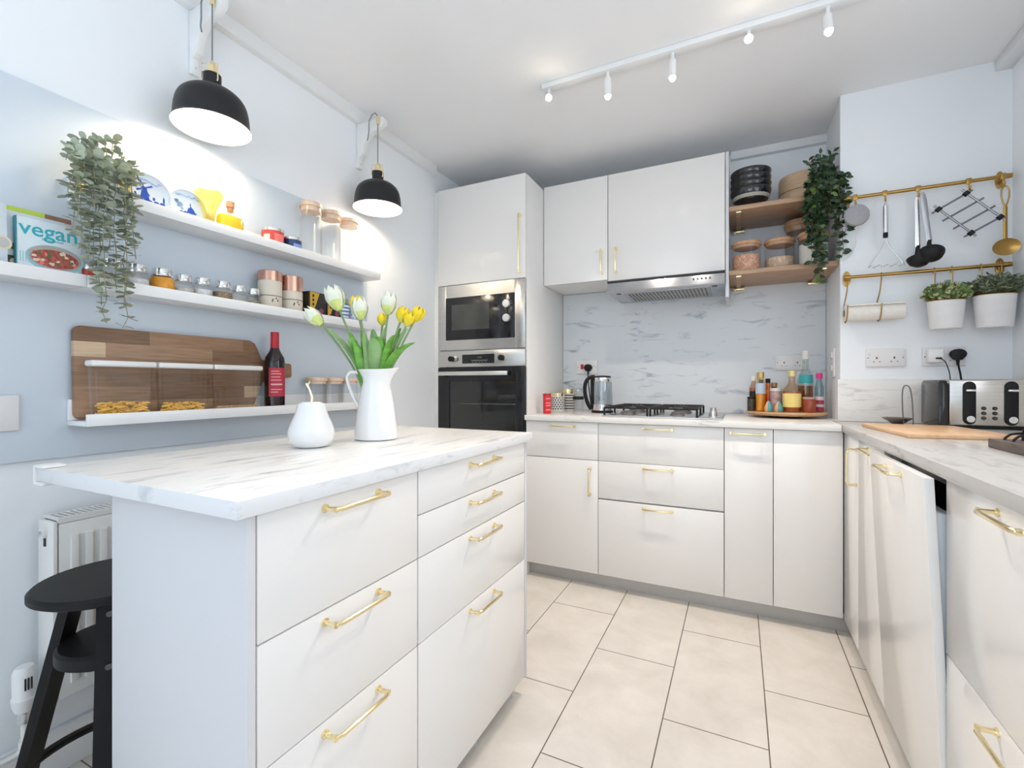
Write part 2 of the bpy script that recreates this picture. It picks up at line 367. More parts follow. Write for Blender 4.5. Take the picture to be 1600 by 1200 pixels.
for a in range(7): an = a * PI / 6 ; b.disc((-1.2 + .030 * math.cos(an), 2.4089, 1.548 + .030 * math.sin(an)), (0, -1, 0), .0016, 0, 8, .0004)
b.done('dial_marks', WHITEP, cp)
# oven
O = (-1.384, 2.43, .69)
t = thing('built_in_oven', 'built-in oven with black glass door and steel control strip', 'oven', O)
d = MB(O); d.box(-1.680, 2.413, 1.188, -1.088, 2.436, 1.285, bev=.002); cp = d.done('control_panel', STEEL, t)
b = MB(O); b.box(-1.505, 2.4118, 1.208, -1.285, 2.4131, 1.262); b.done('display', BLACKG, cp)
b = MB(O); b.box(-1.44, 2.411, 1.224, -1.33, 2.4119, 1.2275); b.text('12:00', .014, FACE_Y((-1.385, 2.4115, 1.243)), 0)
for k in range(5): b.box(-1.435 + k * .022, 2.411, 1.214, -1.425 + k * .022, 2.4119, 1.2165)
b.done('display_marks', mat('display_dim', (.25, .27, .28), .4), cp)
for x in (-1.573, -1.232):
    b = MB(O); b.tube([(x, 2.413, 1.237), (x, 2.402, 1.237)], .021, 24, 1); b.tube([(x, 2.403, 1.237), (x, 2.384, 1.237)], .0165, 24, 0); b.done('knob', [BLACKM, STEEL], cp)
b = MB(O); zz0, zz1 = .690, 1.184
b.box(-1.680, 2.413, zz0, -1.60, 2.433, zz1, bev=.001); b.box(-1.148, 2.413, zz0, -1.088, 2.433, zz1, bev=.001); b.box(-1.60, 2.4131, 1.10, -1.148, 2.4329, zz1 - .001); b.box(-1.60, 2.4131, zz0 + .001, -1.148, 2.4329, .735)
d = b.done('door', BLACKG, t)
MB(O).box(-1.60, 2.418, .735, -1.148, 2.423, 1.10).done('door_glass', glass('oven_glass', (.60, .60, .57), .05), d)
b = MB(O); b.box(-1.655, 2.378, 1.136, -1.185, 2.388, 1.160, bev=.002)
for x in (-1.62, -1.22): b.box(x - .008, 2.388, 1.142, x + .008, 2.413, 1.154)
b.done('handle', mat('oven_handle', (.72, .71, .68), .3, .8), d)
b = MB(O); b.box(-1.64, 2.44, .70, -1.62, 2.9, 1.27); b.box(-1.13, 2.44, .70, -1.11, 2.9, 1.27); b.box(-1.62, 2.88, .70, -1.13, 2.9, 1.27); b.box(-1.62, 2.44, .70, -1.13, 2.9, .72); b.box(-1.62, 2.44, 1.12, -1.13, 2.9, 1.27)
cav = b.done('cavity', mat('oven_enamel', (.20, .20, .18), .4), t)
for z in (.80, .965):
    b = MB(O)
    b.tube([(-1.615, 2.47, z), (-1.135, 2.47, z), (-1.135, 2.86, z), (-1.615, 2.86, z)], .004, 6, closed=True)
    for k in range(1, 14): x = -1.615 + .48 * k / 14; b.tube([(x, 2.47, z), (x, 2.86, z)], .002, 5)
    b.done('oven_rack', CHROME, cav)
# ================================================================ base run along the back
FY0, FY1 = 2.415, 2.433
def front(O, parent, x0, x1, z0, z1, name, hz=None, tilt=0):
    b = MB(O); b.box(x0 + .0015, FY0, z0, x1 - .0015, FY1, z1, bev=.0012)
    if tilt:
        bmesh.ops.transform(b.bm, matrix=Matrix.Translation(Vector((0, FY1, z0)) - b.o) @ Matrix.Rotation(tilt, 4, 'X') @ Matrix.Translation(b.o - Vector((0, FY1, z0))), verts=b.bm.verts)
    d = b.done(name, GLOSS, parent)
    if hz: handle(d, O, (hz[0], FY0 - .002, hz[1]), hz[2], (0, -1, 0), hz[3] if len(hz) > 3 else .136)
    return d
def carcass(O, t, x0, x1, kick=True):
    MB(O).box(x0 + .001, FY1 + .002, .08, x1 - .001, 3.03, .878).done('body', CARC, t)
XA, ZA = (1, 0, 0), (0, 0, 1)
O = (-.875, 2.73, 0); t = thing('base_cabinet', 'white base cabinet with one drawer over a door, next to the tall oven cabinet', 'cabinet', O)
carcass(O, t, -1.083, -.666); front(O, t, -1.083, -.666, .682, .879, 'drawer', (-.862, .857, XA)); front(O, t, -1.083, -.666, .082, .679, 'door', (-.709, .568, ZA, .136))
O = (-.3635, 2.73, 0); t = thing('base_cabinet', 'wide white base cabinet with three brass-handled drawers under the gas hob', 'cabinet', O)
carcass(O, t, -.666, -.061); front(O, t, -.666, -.061, .682, .879, 'drawer', (-.362, .860, XA)); front(O, t, -.666, -.061, .485, .680, 'drawer', (-.362, .659, XA)); front(O, t, -.666, -.061, .082, .477, 'drawer', (-.362, .457, XA), tilt=.012)
O = (.04, 2.73, 0); t = thing('base_cabinet', 'narrow white pull-out cabinet, right of the wide drawer unit', 'cabinet', O)
carcass(O, t, -.061, .141); front(O, t, -.061, .141, .082, .879, 'door', (.037, .857, XA))
O = (.27, 2.6, 0); t = thing('corner_cabinet', 'plain white corner cabinet front without a handle', 'cabinet', O)
MB(O).box(.142, FY1 + .002, .08, .40, 2.64, .878).done('body', CARC, t); front(O, t, .141, .404, .082, .879, 'door_panel')
# plinths
b = MB((-.34, 2.49, 0)); b.box(-1.083, 2.475, 0, .44, 2.49, .079, bev=.001); tag(b.done('plinth', PLINTH), 'grey plinth strip at the floor under the back row of cabinets', 'plinth')
b = MB((.46, 1.6, 0)); b.box(.455, .72, 0, .47, 2.474, .079, bev=.001); tag(b.done('plinth', PLINTH), 'grey plinth strip at the floor under the right row of cabinets', 'plinth')
# back worktop
b = MB((-.33, 2.7, .882)); b.prism([(-1.083, 2.395), (.394, 2.395), (.394, 2.651), (.4285, 2.651), (.4285, 3.048), (-1.083, 3.048)], .882, .911, 'z', bev=.001)
tag(b.done('worktop', MARB_X), 'pale marble-look worktop along the back wall under the hob', 'worktop')
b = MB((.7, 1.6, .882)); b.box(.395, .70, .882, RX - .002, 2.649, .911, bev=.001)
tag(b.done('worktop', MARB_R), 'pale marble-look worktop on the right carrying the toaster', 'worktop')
# ================================================================ right run
DX0, DX1 = .405, .423
def rfront(O, parent, y0, y1, z0, z1, name, hh=None):
    d = MB(O).box(DX0, y0 + .0015, z0, DX1, y1 - .0015, z1, bev=.0012).done(name, GLOSS, parent)
    if hh: handle(d, O, (DX0, hh[0], hh[1]), hh[2], (-1, 0, 0), .134)
    return d
YA = (0, 1, 0)
O = (.7, 2.28, 0); t = thing('base_cabinet', 'narrow white corner door with a vertical brass handle on the right run', 'cabinet', O)
MB(O).box(DX1 + .002, 2.15, .08, 1.0, 2.412, .878).done('body', CARC, t); rfront(O, t, 2.148, 2.41, .082, .879, 'door', (2.172, .767, ZA))
O = (.7, 1.97, 0); t = thing('base_cabinet', 'white cabinet with a horizontal brass handle between the corner door and the dishwasher', 'cabinet', O)
MB(O).box(DX1 + .002, 1.80, .08, 1.0, 2.146, .878).done('body', CARC, t); rfront(O, t, 1.799, 2.148, .082, .879, 'door', (1.935, .857, YA))
O = (.7, 1.56, 0); t = thing('dishwasher', 'integrated dishwasher behind a white front left slightly ajar', 'dishwasher', O)
b = MB(O); b.box(.56, 1.33, .09, .61, 1.79, .86); b.box(.445, 1.33, .09, .56, 1.345, .86); b.box(.445, 1.775, .09, .56, 1.79, .86); b.box(.445, 1.345, .845, .56, 1.775, .86); b.box(.445, 1.345, .09, .56, 1.775, .11); b.done('tub', mat('dishwasher_steel', (.10, .10, .11), .3, .5), t)
TL = Matrix.Translation(Vector((DX1, 0, .085))) @ Matrix.Rotation(-.047, 4, 'Y') @ Matrix.Translation(-Vector((DX1, 0, .085)))
d = MB(O).box(DX0, 1.3245, .082, DX1, 1.7975, .879, bev=.0012, m=TL).done('door', GLOSS, t)
MB(O).box(DX1 + .0005, 1.335, .30, DX1 + .03, 1.787, .80, bev=.003, m=TL).done('inner_door', mat('inner_door_white', (.70, .74, .78), .3), d)
hb = TL @ Vector((DX0, 1.555, .857)); handle(d, O, hb, YA, (-1, 0, .047), .134)
O = (.7, 1.02, 0); t = thing('base_cabinet', 'white two-drawer cabinet nearest the camera on the right run', 'cabinet', O)
MB(O).box(DX1 + .002, .725, .08, 1.0, 1.32, .878).done('body', CARC, t)
rfront(O, t, .722, 1.323, .502, .879, 'drawer', (1.03, .862, YA)); rfront(O, t, .722, 1.323, .082, .499, 'drawer', (1.03, .480, YA))
# ================================================================ wall cabinets, hood
def wallcab(lab, x0, x1, z0, hx, hz0):
    O = ((x0 + x1) / 2, 2.87, z0); t = thing('wall_cabinet', lab, 'cabinet', O)
    MB(O).box(x0 + .001, 2.702, z0 + .002, x1 - .001, 3.037, 2.296).done('body', CARC, t)
    d = MB(O).box(x0 + .0015, 2.682, z0, x1 - .0015, 2.70, 2.297, bev=.0012).done('door', GLOSS, t)
    handle(d, O, (hx, 2.682, hz0), ZA, (0, -1, 0), .136); return t
wallcab('narrower white wall cabinet beside the tall oven cabinet', -1.083, -.683, 1.691, -.718, 1.795)
wallcab('wider white wall cabinet above the steel extractor hood', -.682, -.063, 1.677, -.634, 1.795)
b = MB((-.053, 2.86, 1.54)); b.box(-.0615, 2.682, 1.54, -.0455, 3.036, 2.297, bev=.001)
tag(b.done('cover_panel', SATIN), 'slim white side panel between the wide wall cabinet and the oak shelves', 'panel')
O = (-.372, 2.85, 1.606); t = thing('extractor_hood', 'slim stainless steel extractor hood over the gas hob', 'extractor hood', O)
b = MB(O); b.prism([(2.650, 1.612), (2.655, 1.606), (3.03, 1.606), (3.03, 1.674), (2.665, 1.674)], -.680, -.0635, 'x'); b.done('body', mat('hood_steel', (.42, .44, .47), .13, 1, var=.04, nscale=8, stretch=(30, 1, 1)), t)
b = MB(O); b.box(-.60, 2.70, 1.603, -.14, 2.98, 1.6065, 0); 
for i in range(2):
    for k in range(22): x = -.575 + k * .0195; b.box(x, 2.72 + i * .13, 1.6015, x + .007, 2.83 + i * .13, 1.6035, 1)
b.done('grease_filter', [mat('filter_grey', (.42, .41, .40), .35, .8), mat('filter_slot', (.16, .15, .14), .6)], t)
MB(O).box(-.680, 2.657, 1.6665, -.0637, 2.664, 1.6755).done('top_slot', DARK, t)
for x in (-.625, -.115): MB(O).disc((x, 2.71, 1.606), (0, 0, -1), .014, 0, 16, .002).done('hood_light', mat('lamp_lens_dark', (.06, .06, .06), .3), t)
b = MB(O)
for k in range(5): b.tube([(-.215 + k * .02, 2.658, 1.643), (-.215 + k * .02, 2.652, 1.643)], .0045, 10)
b.done('buttons', mat('button_grey', (.15, .15, .16), .3, .6), t)
# ================================================================ oak shelves + brackets
for z, lab in ((2.007, 'upper oak wall shelf holding black bowls and a bamboo steamer'), (1.674, 'lower oak wall shelf holding glass storage jars')):
    O = (.19, 2.86, z - .024); t = thing('wall_shelf', lab, 'shelf', O)
    MB(O).box(-.044, 2.68, z - .024, .429, 3.037, z, bev=.0015).done('board', OAK, t)
    for x in (.0, .37):
        b = MB(O); b.box(x - .012, 2.715, z - .033, x + .012, 3.035, z - .0245, bev=.002, mi=1); b.box(x - .013, 2.69, z - .034, x + .013, 2.716, z - .0245, bev=.002)
        b.box(x - .03, 3.0, z - .045, x + .03, 3.0368, z - .033, bev=.002); b.tube([(x - .02, 3.018, z - .045), (x - .02, 3.018, z - .05)], .005, 10); b.tube([(x + .02, 3.018, z - .045), (x + .02, 3.018, z - .05)], .005, 10)
        b.done('bracket', [BRASS, OAK], t)
# ================================================================ island
IX0, IX1, IY0, IY1 = -1.06, -.67, .462, 1.50
O = (-.88, .98, 0)
t = thing('island_cabinet', 'white kitchen island base with seven brass-handled drawers', 'kitchen island', O)
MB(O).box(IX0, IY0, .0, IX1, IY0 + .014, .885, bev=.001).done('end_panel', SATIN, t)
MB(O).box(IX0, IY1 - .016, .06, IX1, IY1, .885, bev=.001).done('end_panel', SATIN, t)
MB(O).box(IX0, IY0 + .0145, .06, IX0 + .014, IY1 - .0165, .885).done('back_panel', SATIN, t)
MB(O).box(IX0 + .0145, IY0 + .0145, .07, IX1 - .021, IY1 - .0165, .884).done('body', CARC, t)
for x in (-.99, -.73):
    for y in (.55, .88, 1.22, 1.45):
        b = MB(O); b.lathe([(0, 0), (.024, 0), (.022, .01), (.014, .016), (.014, .07), (0, .07)], (x, y, 0), 16); b.done('leg', mat('leg_clear_grey', (.55, .56, .57), .25), t)
def ifront(y0, y1, z0, z1, yc):
    d = MB(O).box(IX1 - .019, y0 + .0015, z0, IX1, y1 - .0015, z1, bev=.0012).done('drawer', GLOSS, t)
    handle(d, O, (IX1, yc, z1 - .02), YA, (1, 0, 0), .138)
for z0, z1 in ((.68, .882), (.479, .677), (.07, .476)): ifront(.477, .880, z0, z1, .678)
for z0, z1 in ((.78, .882), (.68, .777), (.479, .677), (.07, .476)): ifront(.882, 1.482, z0, z1, 1.183)
b = MB((-.97, .98, .886)); b.box(-1.292, .436, .886, -.655, 1.518, .914, bev=.0015)
for f in b.bm.faces:
    if abs(f.normal.z) < .5: f.material_index = 1
wt = tag(b.done('island_worktop', [MARB_Y, MARB_E]), 'white marble-look laminate top of the kitchen island', 'worktop')
b = MB((-.97, .98, .886)); b.box(-1.297, .4315, .9142, -1.255, .470, .9195, bev=.002); b.box(-1.297, .4315, .8795, -1.255, .470, .8858, bev=.002); b.box(-1.298, .4315, .880, -1.2925, .462, .919, bev=.002)
b.done('corner_guard', WHITEP, wt)
# ================================================================ radiator, pipes
O = (-1.66, 1.0, .24); t = thing('radiator', 'white panel radiator low on the left wall behind the stool', 'radiator', O)
b = MB(O); y0, y1 = .575, 1.46
b.box(-1.622, y0 + .012, .25, -1.612, y1 - .012, .715, bev=.003)
n = 26
for k in range(n):
    y = y0 + .035 + (y1 - y0 - .07) * k / n
    b.prism([(y, .285), (y + .017, .285), (y + .017, .68), (y, .68)], -1.6125, -1.604, 'x', bev=.003)
b.done('front_panel', RADW, t)
MB(O).box(-1.698, y0 + .012, .25, -1.688, y1 - .012, .715, bev=.003).done('back_panel', RADW, t)
for y in (y0, y1 - .01): MB(O).box(-1.699, y, .245, -1.611, y + .010, .722, bev=.003).done('side_cover', RADW, t)
b = MB(O); b.box(-1.697, y0 + .011, .716, -1.689, y1 - .011, .730); b.box(-1.622, y0 + .011, .716, -1.612, y1 - .011, .730)
k = 0; y = y0 + .012
while y < y1 - .02: b.box(-1.689, y, .722, -1.622, y + .007, .730); y += .0135
b.done('top_grille', RADW, t)
MB(O).box(-1.687, y0 + .012, .69, -1.623, y1 - .012, .70).done('inner_fins', mat('radiator_inside', (.10, .10, .10), .7), t)
b = MB(O); b.tube([(-1.655, y0, .69), (-1.655, y0 - .008, .69)], .014, 14); b.tube([(-1.655, y0 - .008, .69), (-1.655, y0 - .014, .69)], .007, 10, 1); b.box(-1.658, y0 - .003, .655, -1.650, y0 - .0002, .676, 2); b.done('bleed_valve', [RADW, CHROME, DARK], t)
b = MB((-1.655, .535, 0)); v = thing('radiator_valve', 'white thermostatic radiator valve with pipe near the floor', 'radiator valve', (-1.655, .535, 0))
vo = (-1.655, .535, 0); b = MB(vo)
b.lathe([(0, .245), (.019, .246), (.024, .262), (.026, .28), (.023, .285), (.024, .345), (.018, .358), (0, .362)], (-1.655, .535, 0), 24)
for k in range(3): b.box(-1.6315, .527 + k * .006, .305, -1.6295, .530 + k * .006, .335, 1)
b.done('thermostat_head', [WHITEP, DARK], v)
b = MB(vo); b.lathe([(.0, .215), (.014, .215), (.014, .245), (0, .245)], (-1.655, .535, 0), 8); b.tube([(-1.655, .535, .23), (-1.655, .572, .262)], .010, 10); b.done('valve_body', CHROME, v)
b = MB(vo); b.tube([(-1.655, .535, .215), (-1.655, .535, .15), (-1.655, .52, .138), (-1.655, .2, .138)], .008, 10); b.tube([(-1.655, .48, .138), (-1.655, .45, .138)], .014, 12); b.tube([(-1.655, .535, .17), (-1.655, .535, .15)], .012, 12); b.done('pipe', RADW, v)
# ================================================================ stool
O = (-1.37, .60, 0); t = thing('bar_stool', 'black wooden swivel bar stool tucked beside the island', 'stool', O)
b = MB(O); b.lathe([(0, .597), (.140, .597), (.150, .603), (.150, .614), (.144, .620), (0, .621)], (O[0], O[1], 0), 48); b.done('seat', STOOLB, t)
b = MB(O); b.lathe([(0, .44), (.095, .44), (.105, .446), (.105, .470), (.098, .476), (0, .476)], (O[0], O[1], 0), 36); b.done('lower_disc', STOOLB, t)
b = MB(O); b.lathe([(0, .40), (.018, .40), (.018, .57), (.062, .572), (.062, .597), (0, .597)], (O[0], O[1], 0), 24); b.done('screw_column', STOOLB, t)
for k in range(3):
    a = math.radians(213 + 120 * k); dr = Vector((math.cos(a), math.sin(a), 0)); sd = Vector((-dr.y, dr.x, 0)); base = Vector(O)
    b = MB(O); P = lambda r, z, s, q: base + dr * (r + q * .011) + sd * s * .024 + Vector((0, 0, z))
    r1, r2 = .228, .082
    vs = [b.V(P(r, z, s, q)) for r, z in ((r1, 0), (r2, .590)) for q in (-1, 1) for s in (-1, 1)]
    for q in ((0, 1, 3, 2), (4, 6, 7, 5), (0, 4, 5, 1), (2, 3, 7, 6), (0, 2, 6, 4), (1, 5, 7, 3)): b.F([vs[i] for i in q])
    bmesh.ops.recalc_face_normals(b.bm, faces=b.bm.faces); b.done('leg', STOOLB, t)
    for z in (.565, .458):
        b = MB(O); r = r1 + (r2 - r1) * z / .59 + .012; p = base + dr * r + Vector((0, 0, z)); b.tube([p - dr * .003, p + dr * .002], .007, 12); b.done('bolt', mat('bolt_dark', (.12, .12, .13), .35, .9), t)
b = MB(O); b.tube([Vector(O) + Vector((.185 * math.cos(a * PI / 24), .185 * math.sin(a * PI / 24), .17)) for a in range(48)], .011, 8, closed=True); b.done('footrest_ring', STOOLB, t)
# ================================================================ left wall ledges
def ledge(lab, y0, y1, zb):
    b = MB((-1.64, (y0 + y1) / 2, zb)); b.box(-1.6995, y0, zb, -1.5955, y1, zb + .013, bev=.0005); b.box(-1.6995, y0, zb + .0135, -1.688, y1, zb + .072, bev=.001); b.box(-1.595, y0, zb, -1.585, y1, zb + .033, bev=.001)
    return tag(b.done('picture_ledge', SHELFW), lab, 'shelf')
ledge('lowest white picture ledge, carrying the wine bottle and cutting board', .636, 1.788, .969)
ledge('middle white picture ledge, carrying the row of spice jars', .636, 1.788, 1.347)
ledge('white picture ledge carrying the cookbooks, at the left edge of the photo', -.52, .635, 1.347)
ledge('topmost white picture ledge, carrying blue and white plates and oil bottles', .636, 1.788, 1.598)
ZU, ZM, ZL = 1.6115, 1.3605, .9825
SX = -1.642
# ---- top ledge
for i, (y, lab, seed) in enumerate(((.814, 'round blue and white plate painted with a windmill, leaning on the top ledge', 1), (.927, 'paler blue and white plate with a tree and cottage, right of the windmill plate', 2))):
    o_ = (SX - .012, y, ZU); b = MB(o_); R = .064 if i == 0 else .060; lean = MX((o_[0], y, ZU + R), 0, 0, 0) @ Euler((0, PI / 2 - .10, 0)).to_matrix().to_4x4()
    b.lathe([(0, -.010), (R - .004, -.010), (R, -.007), (R, .007), (R - .003, .010), (R - .007, .0075), (0, .0075)], (0, 0, 0), 36, m=lean)
    blu, pale = 1, 2
    # painted scene: local x = down, y = along shelf
    def blob(cx, cy, rx, ry, mi, s=9):
        vs = [b.V((cx + rx * math.cos(q * 2 * PI / s) * random.uniform(.7, 1.1), cy + ry * math.sin(q * 2 * PI / s) * random.uniform(.7, 1.1), .0079 + .0001 * mi), lean) for q in range(s)]
        b.F(vs, mi)
    random.seed(seed)
    if i == 0:
        for k in range(9): blob(.026 + random.uniform(-.004, .008), -.035 + k * .0088, .006, .009, blu)
        b.F([b.V(p, lean) for p in ((.022, -.026, .0083), (.022, .0, .0083), (-.010, -.006, .0083), (-.010, -.020, .0083))], blu); blob(-.013, -.013, .006, .008, blu)
        for an in (.5, 2.07, 3.64, 5.21):
            c, s_ = math.cos(an), math.sin(an); b.F([b.V((-.013 + c * u - s_ * v, -.013 + s_ * u + c * v, .0084), lean) for u, v in ((0, -.0012), (.025, -.003), (.025, .003), (0, .0012))], blu)
        blob(.012, -.038, .007, .004, blu); blob(.014, .012, .006, .004, blu); blob(.010, .040, .012, .003, blu)
        for k in range(7): blob(-.035 + random.uniform(-.005, .006), -.03 + k * .01, .003, .008, pale)
    else:
        for k in range(14): blob(.022 + random.uniform(-.008, .012), -.04 + k * .0062, .006, .007, random.choice((blu, pale)))
        for k in range(10): blob(random.uniform(-.015, .01), -.028 + random.uniform(-.01, .01), .005, .006, pale)
        b.F([b.V(p, lean) for p in ((.02, -.005, .0083), (.02, .025, .0083), (.004, .018, .0083), (-.004, .010, .0083), (.004, .0, .0083))], blu)
        blob(-.008, .008, .009, .002, blu)
        for k in range(8): blob(-.038 + random.uniform(-.004, .006), -.03 + k * .009, .003, .008, pale)
    for q in b.bm.faces:
        if q.material_index: q.normal_update()
    ob = b.done('plate', [mat('plate_white', (.50, .60, .74), .3), mat('delft_blue', (.02, .07, .42) if 1 else 0, .2), mat('delft_pale', (.22, .36, .62), .2)])
    tag(ob, lab, 'plate')
# decanter shaped like oil bottle
def bottle(name, lab, loc, prof, gmat, parts=(), cat='bottle', fn=None, seg=24):
    t = thing(name, lab, cat, loc); b = MB(); b.lathe(prof, seg=seg, fn=fn); b.done('glass', gmat, t)
    for nm_, pr, mt, kw in parts:
        b = MB(); b.lathe(pr, seg=seg, **kw); b.done(nm_, mt, t)
    return t
bottle('oil_decanter', 'tall slender decanter of pale yellow oil on the top ledge', (SX, .992, ZU), [(0, 0), (.022, 0), (.023, .01), (.018, .045), (.026, .080), (.040, .110), (.046, .128), (.038, .142), (.014, .154), (.010, .166), (.012, .169)], GLS,
       [('oil', [(0, .003), (.020, .003), (.021, .01), (.0165, .045), (.024, .080), (.038, .110), (.044, .127), (.040, .135), (0, .136)], OILP, {}), ('stopper', [(0, .154), (.008, .154), (.009, .170), (.015, .176), (.013, .189), (0, .194)], GLS, {})], 'bottle')
fl = lambda p: Vector((p.x * .62, p.y * (1.12), p.z))
bottle('oil_bottle', 'squat square bottle of deep yellow oil with a cork stopper', (SX, 1.068, ZU), [(0, 0), (.038, 0), (.043, .006), (.044, .060), (.040, .074), (.014, .084), (.011, .100), (.013, .103)], GLS,
       [('oil', [(0, .003), (.036, .003), (.041, .008), (.042, .060), (.038, .071), (0, .072)], mat('deep_yellow_oil', (.92, .62, .01), .15, var=.05), {'fn': fl}), ('cork', [(0, .090), (.009, .090), (.010, .104), (.013, .106), (.013, .126), (0, .127)], mat('cork_brown', (.50, .26, .14), .7, var=.2, nscale=80), {})], fn=fl)
def tin(name, lab, loc, r, h, body, lid, cat='tin', lidh=.012, dec=None):
    t = thing(name, lab, cat, loc)
    b = MB(); b.lathe([(0, 0), (r * .97, 0), (r, .002), (r, h - lidh), (0, h - lidh)], seg=30)
    if dec: dec(b, r, h)
    b.done('tin_body', body, t)
    b = MB(); b.lathe([(0, h - lidh), (r * 1.02, h - lidh), (r * 1.02, h - .002), (r * .97, h), (0, h - .001)], seg=30); b.done('lid', lid, t); return t
PINK = mat('red_label', (.55, .06, .05), .35); BLUE = mat('navy_label', (.02, .05, .16), .35); PALEB = mat('pale_blue_print', (.22, .36, .70), .4); REDP = mat('coral_print', (.85, .18, .16), .4)
def patch(mi, a0, a1, z0, z1, n=6):
    def f(b, r, h):
        for k in range(n):
            p = a0 + (a1 - a0) * k / n; q = a0 + (a1 - a0) * (k + 1) / n; R = r + .0006
            b.F([b.V((R * math.cos(p), R * math.sin(p), z0)), b.V((R * math.cos(q), R * math.sin(q), z0)), b.V((R * math.cos(q), R * math.sin(q), z1)), b.V((R * math.cos(p), R * math.sin(p), z1))], mi)
    return f
SILV = mat('tin_silver', (.75, .74, .72), .25, 1)
def many(*fs):
    def f(b, r, h):
        for g in fs: g(b, r, h)
    return f
tin('spice_tin', 'short red-labelled tin with silver lid on the top ledge', (SX, 1.238, ZU), .040, .078, [PINK, REDP, mat('cream_label', (.80, .70, .52), .5)], SILV, dec=many(patch(1, -.5, .5, .01, .055), patch(2, -1.5, -.9, .015, .05)))
tin('spice_tin', 'short navy tin with silver lid, right of the red one', (SX, 1.325, ZU), .037, .068, [BLUE, PALEB], SILV, dec=patch(1, -.5, .5, .008, .04))
def spaghetti(lab, y, full=False):
    t = thing('storage_jar', lab, 'jar', (SX, y, ZU), 'tall glass jars on the top ledge')
    r, h = .043, .235; b = MB(); b.lathe([(0, 0), (r, 0), (r + .001, .004), (r + .001, h - .012)], seg=32); b.done('glass', GLS, t)
    b = MB(); b.lathe([(0, h - .03), (r - .003, h - .03), (r - .003, h - .012), (r + .003, h - .011), (r + .003, h + .004), (r, h + .006), (0, h + .006)], seg=32); b.done('lid', LIDL, t)
    return t
j = spaghetti('tall clear glass jar with wooden lid on the top ledge, first from the left', 1.42)
j2 = spaghetti('tall glass jar with a few brown pods at the bottom, middle of three', 1.527)
b = MB(); random.seed(3)
for k in range(10): a = random.uniform(0, 6.28); q = random.uniform(0, .025); b.tube([(q * math.cos(a), q * math.sin(a), .010 + k * .0018), (q * math.cos(a) + .014, q * math.sin(a) * .5, .016 + k * .002)], .004, 6)
b.done('pods', mat('pod_brown', (.45, .20, .10), .6), j2)
dup(j, (SX, 1.634, ZU), 'tall clear glass jar with wooden lid, nearest the right end of the top ledge')
tin('gold_canister', 'round gold canister half hidden behind the eucalyptus, left one', (SX, .660, ZU), .026, .13, mat('canister_gold', (.85, .58, .14), .3, .8), mat('canister_gold', (.85, .58, .14), .3, .8), 'canister')
tin('gold_canister', 'round gold canister between the eucalyptus pot and the windmill plate', (SX, .736, ZU), .024, .12, mat('canister_gold', (.85, .58, .14), .3, .8), mat('canister_gold', (.85, .58, .14), .3, .8), 'canister')
# ---- eucalyptus
EU = mat('eucalyptus_leaf', (.42, .47, .36), .55, var=.22, nscale=30); EUS = mat('eucalyptus_stem', (.30, .30, .18), .6)
ep = (SX + .020, .692, ZU)
t = thing('trailing_eucalyptus', 'trailing grey-green eucalyptus plant spilling from the top ledge', 'plant', ep)
b = MB(ep); b.lathe([(0, 0), (.018, 0), (.022, .075), (.024, .080), (.020, .080), (.018, .05), (0, .05)], (SX + .028, .70, ZU), 20); b.done('pot', CERAM, t)
random.seed(11); bl = MB(ep); bs = MB(ep)
strands = []
ends = [(.600, 1.50, .25), (.585, 1.56, .2), (.610, 1.44, .25), (.630, 1.42, .3), (.645, 1.37, .3), (.655, 1.25, .3), (.665, 1.30, .3), (.685, 1.46, .3), (.700, 1.35, .3), (.715, 1.24, .35), (.722, 1.30, .3), (.730, 1.50, .25), (.738, 1.44, .2), (.732, 1.55, .2), (.61, 1.60, .2), (.63, 1.55, .3), (.59, 1.47, .3), (.65, 1.60, .3)]
for (ye, ze, _) in ends:
    x1 = -1.555 + random.uniform(-.015, .02); ye -= .012 if ye > .66 else 0; yt = .69 + (ye - .69) * .95; zt = ZU + .070 + random.uniform(0, .045)
    pts = [Vector((SX + .03, .70 + random.uniform(-.01, .01), ZU + .06)), Vector((SX + .05, (.70 + yt) / 2, zt)), Vector((x1, yt, zt - .03))]
    n = max(3, int((zt - .03 - ze) / .03))
    for k in range(1, n + 1): pts.append(Vector((x1 + random.uniform(-.006, .006), yt + (ye - yt) * k / n + random.uniform(-.006, .006), zt - .03 + (ze - zt + .03) * k / n)))
    strands.append(pts)
for yy, zz, ln in ((.752, ZU + .085, 1), (.745, ZU + .11, 1), (.66, ZU + .14, 1), (.70, ZU + .15, 1), (.62, ZU + .13, 1), (.60, ZU + .10, 1)):
    strands.append([Vector((SX + .03, .70, ZU + .06)), Vector((SX + .04, (.70 + yy) / 2, zz + .02)), Vector((SX + .055, yy, zz)), Vector((SX + .06, yy + (.012 if yy > .7 else -.01), zz - .04))])
for pts in strands:
    bs.tube(pts, .0011, 5)
    for si, (p, q) in enumerate(zip(pts, pts[1:])):
        if si == 0 and random.random() < .6: continue
        L = (q - p).length; s_ = 0
        while s_ < L:
            c = p.lerp(q, s_ / L); ax = (q - p).normalized(); a0 = random.uniform(0, 6.28); x, y, z = frame_of(ax)
            for side in (0, PI):
                a = a0 + side; d = x * math.cos(a) + y * math.sin(a) + Vector((0, 0, random.uniform(-.25, .35)))
                if c.x + d.x * .02 < -1.69: d.x = abs(d.x)
                sz = random.uniform(.019, .027); bl.leaf(c, d, ax * -1 if ax.z < 0 else ax, sz, sz * .9, rnd=True, droop=random.uniform(-.1, .3), fold=.1)
            s_ += random.uniform(.021, .030)
bl.done('foliage', EU, t); bs.done('stems', EUS, t)
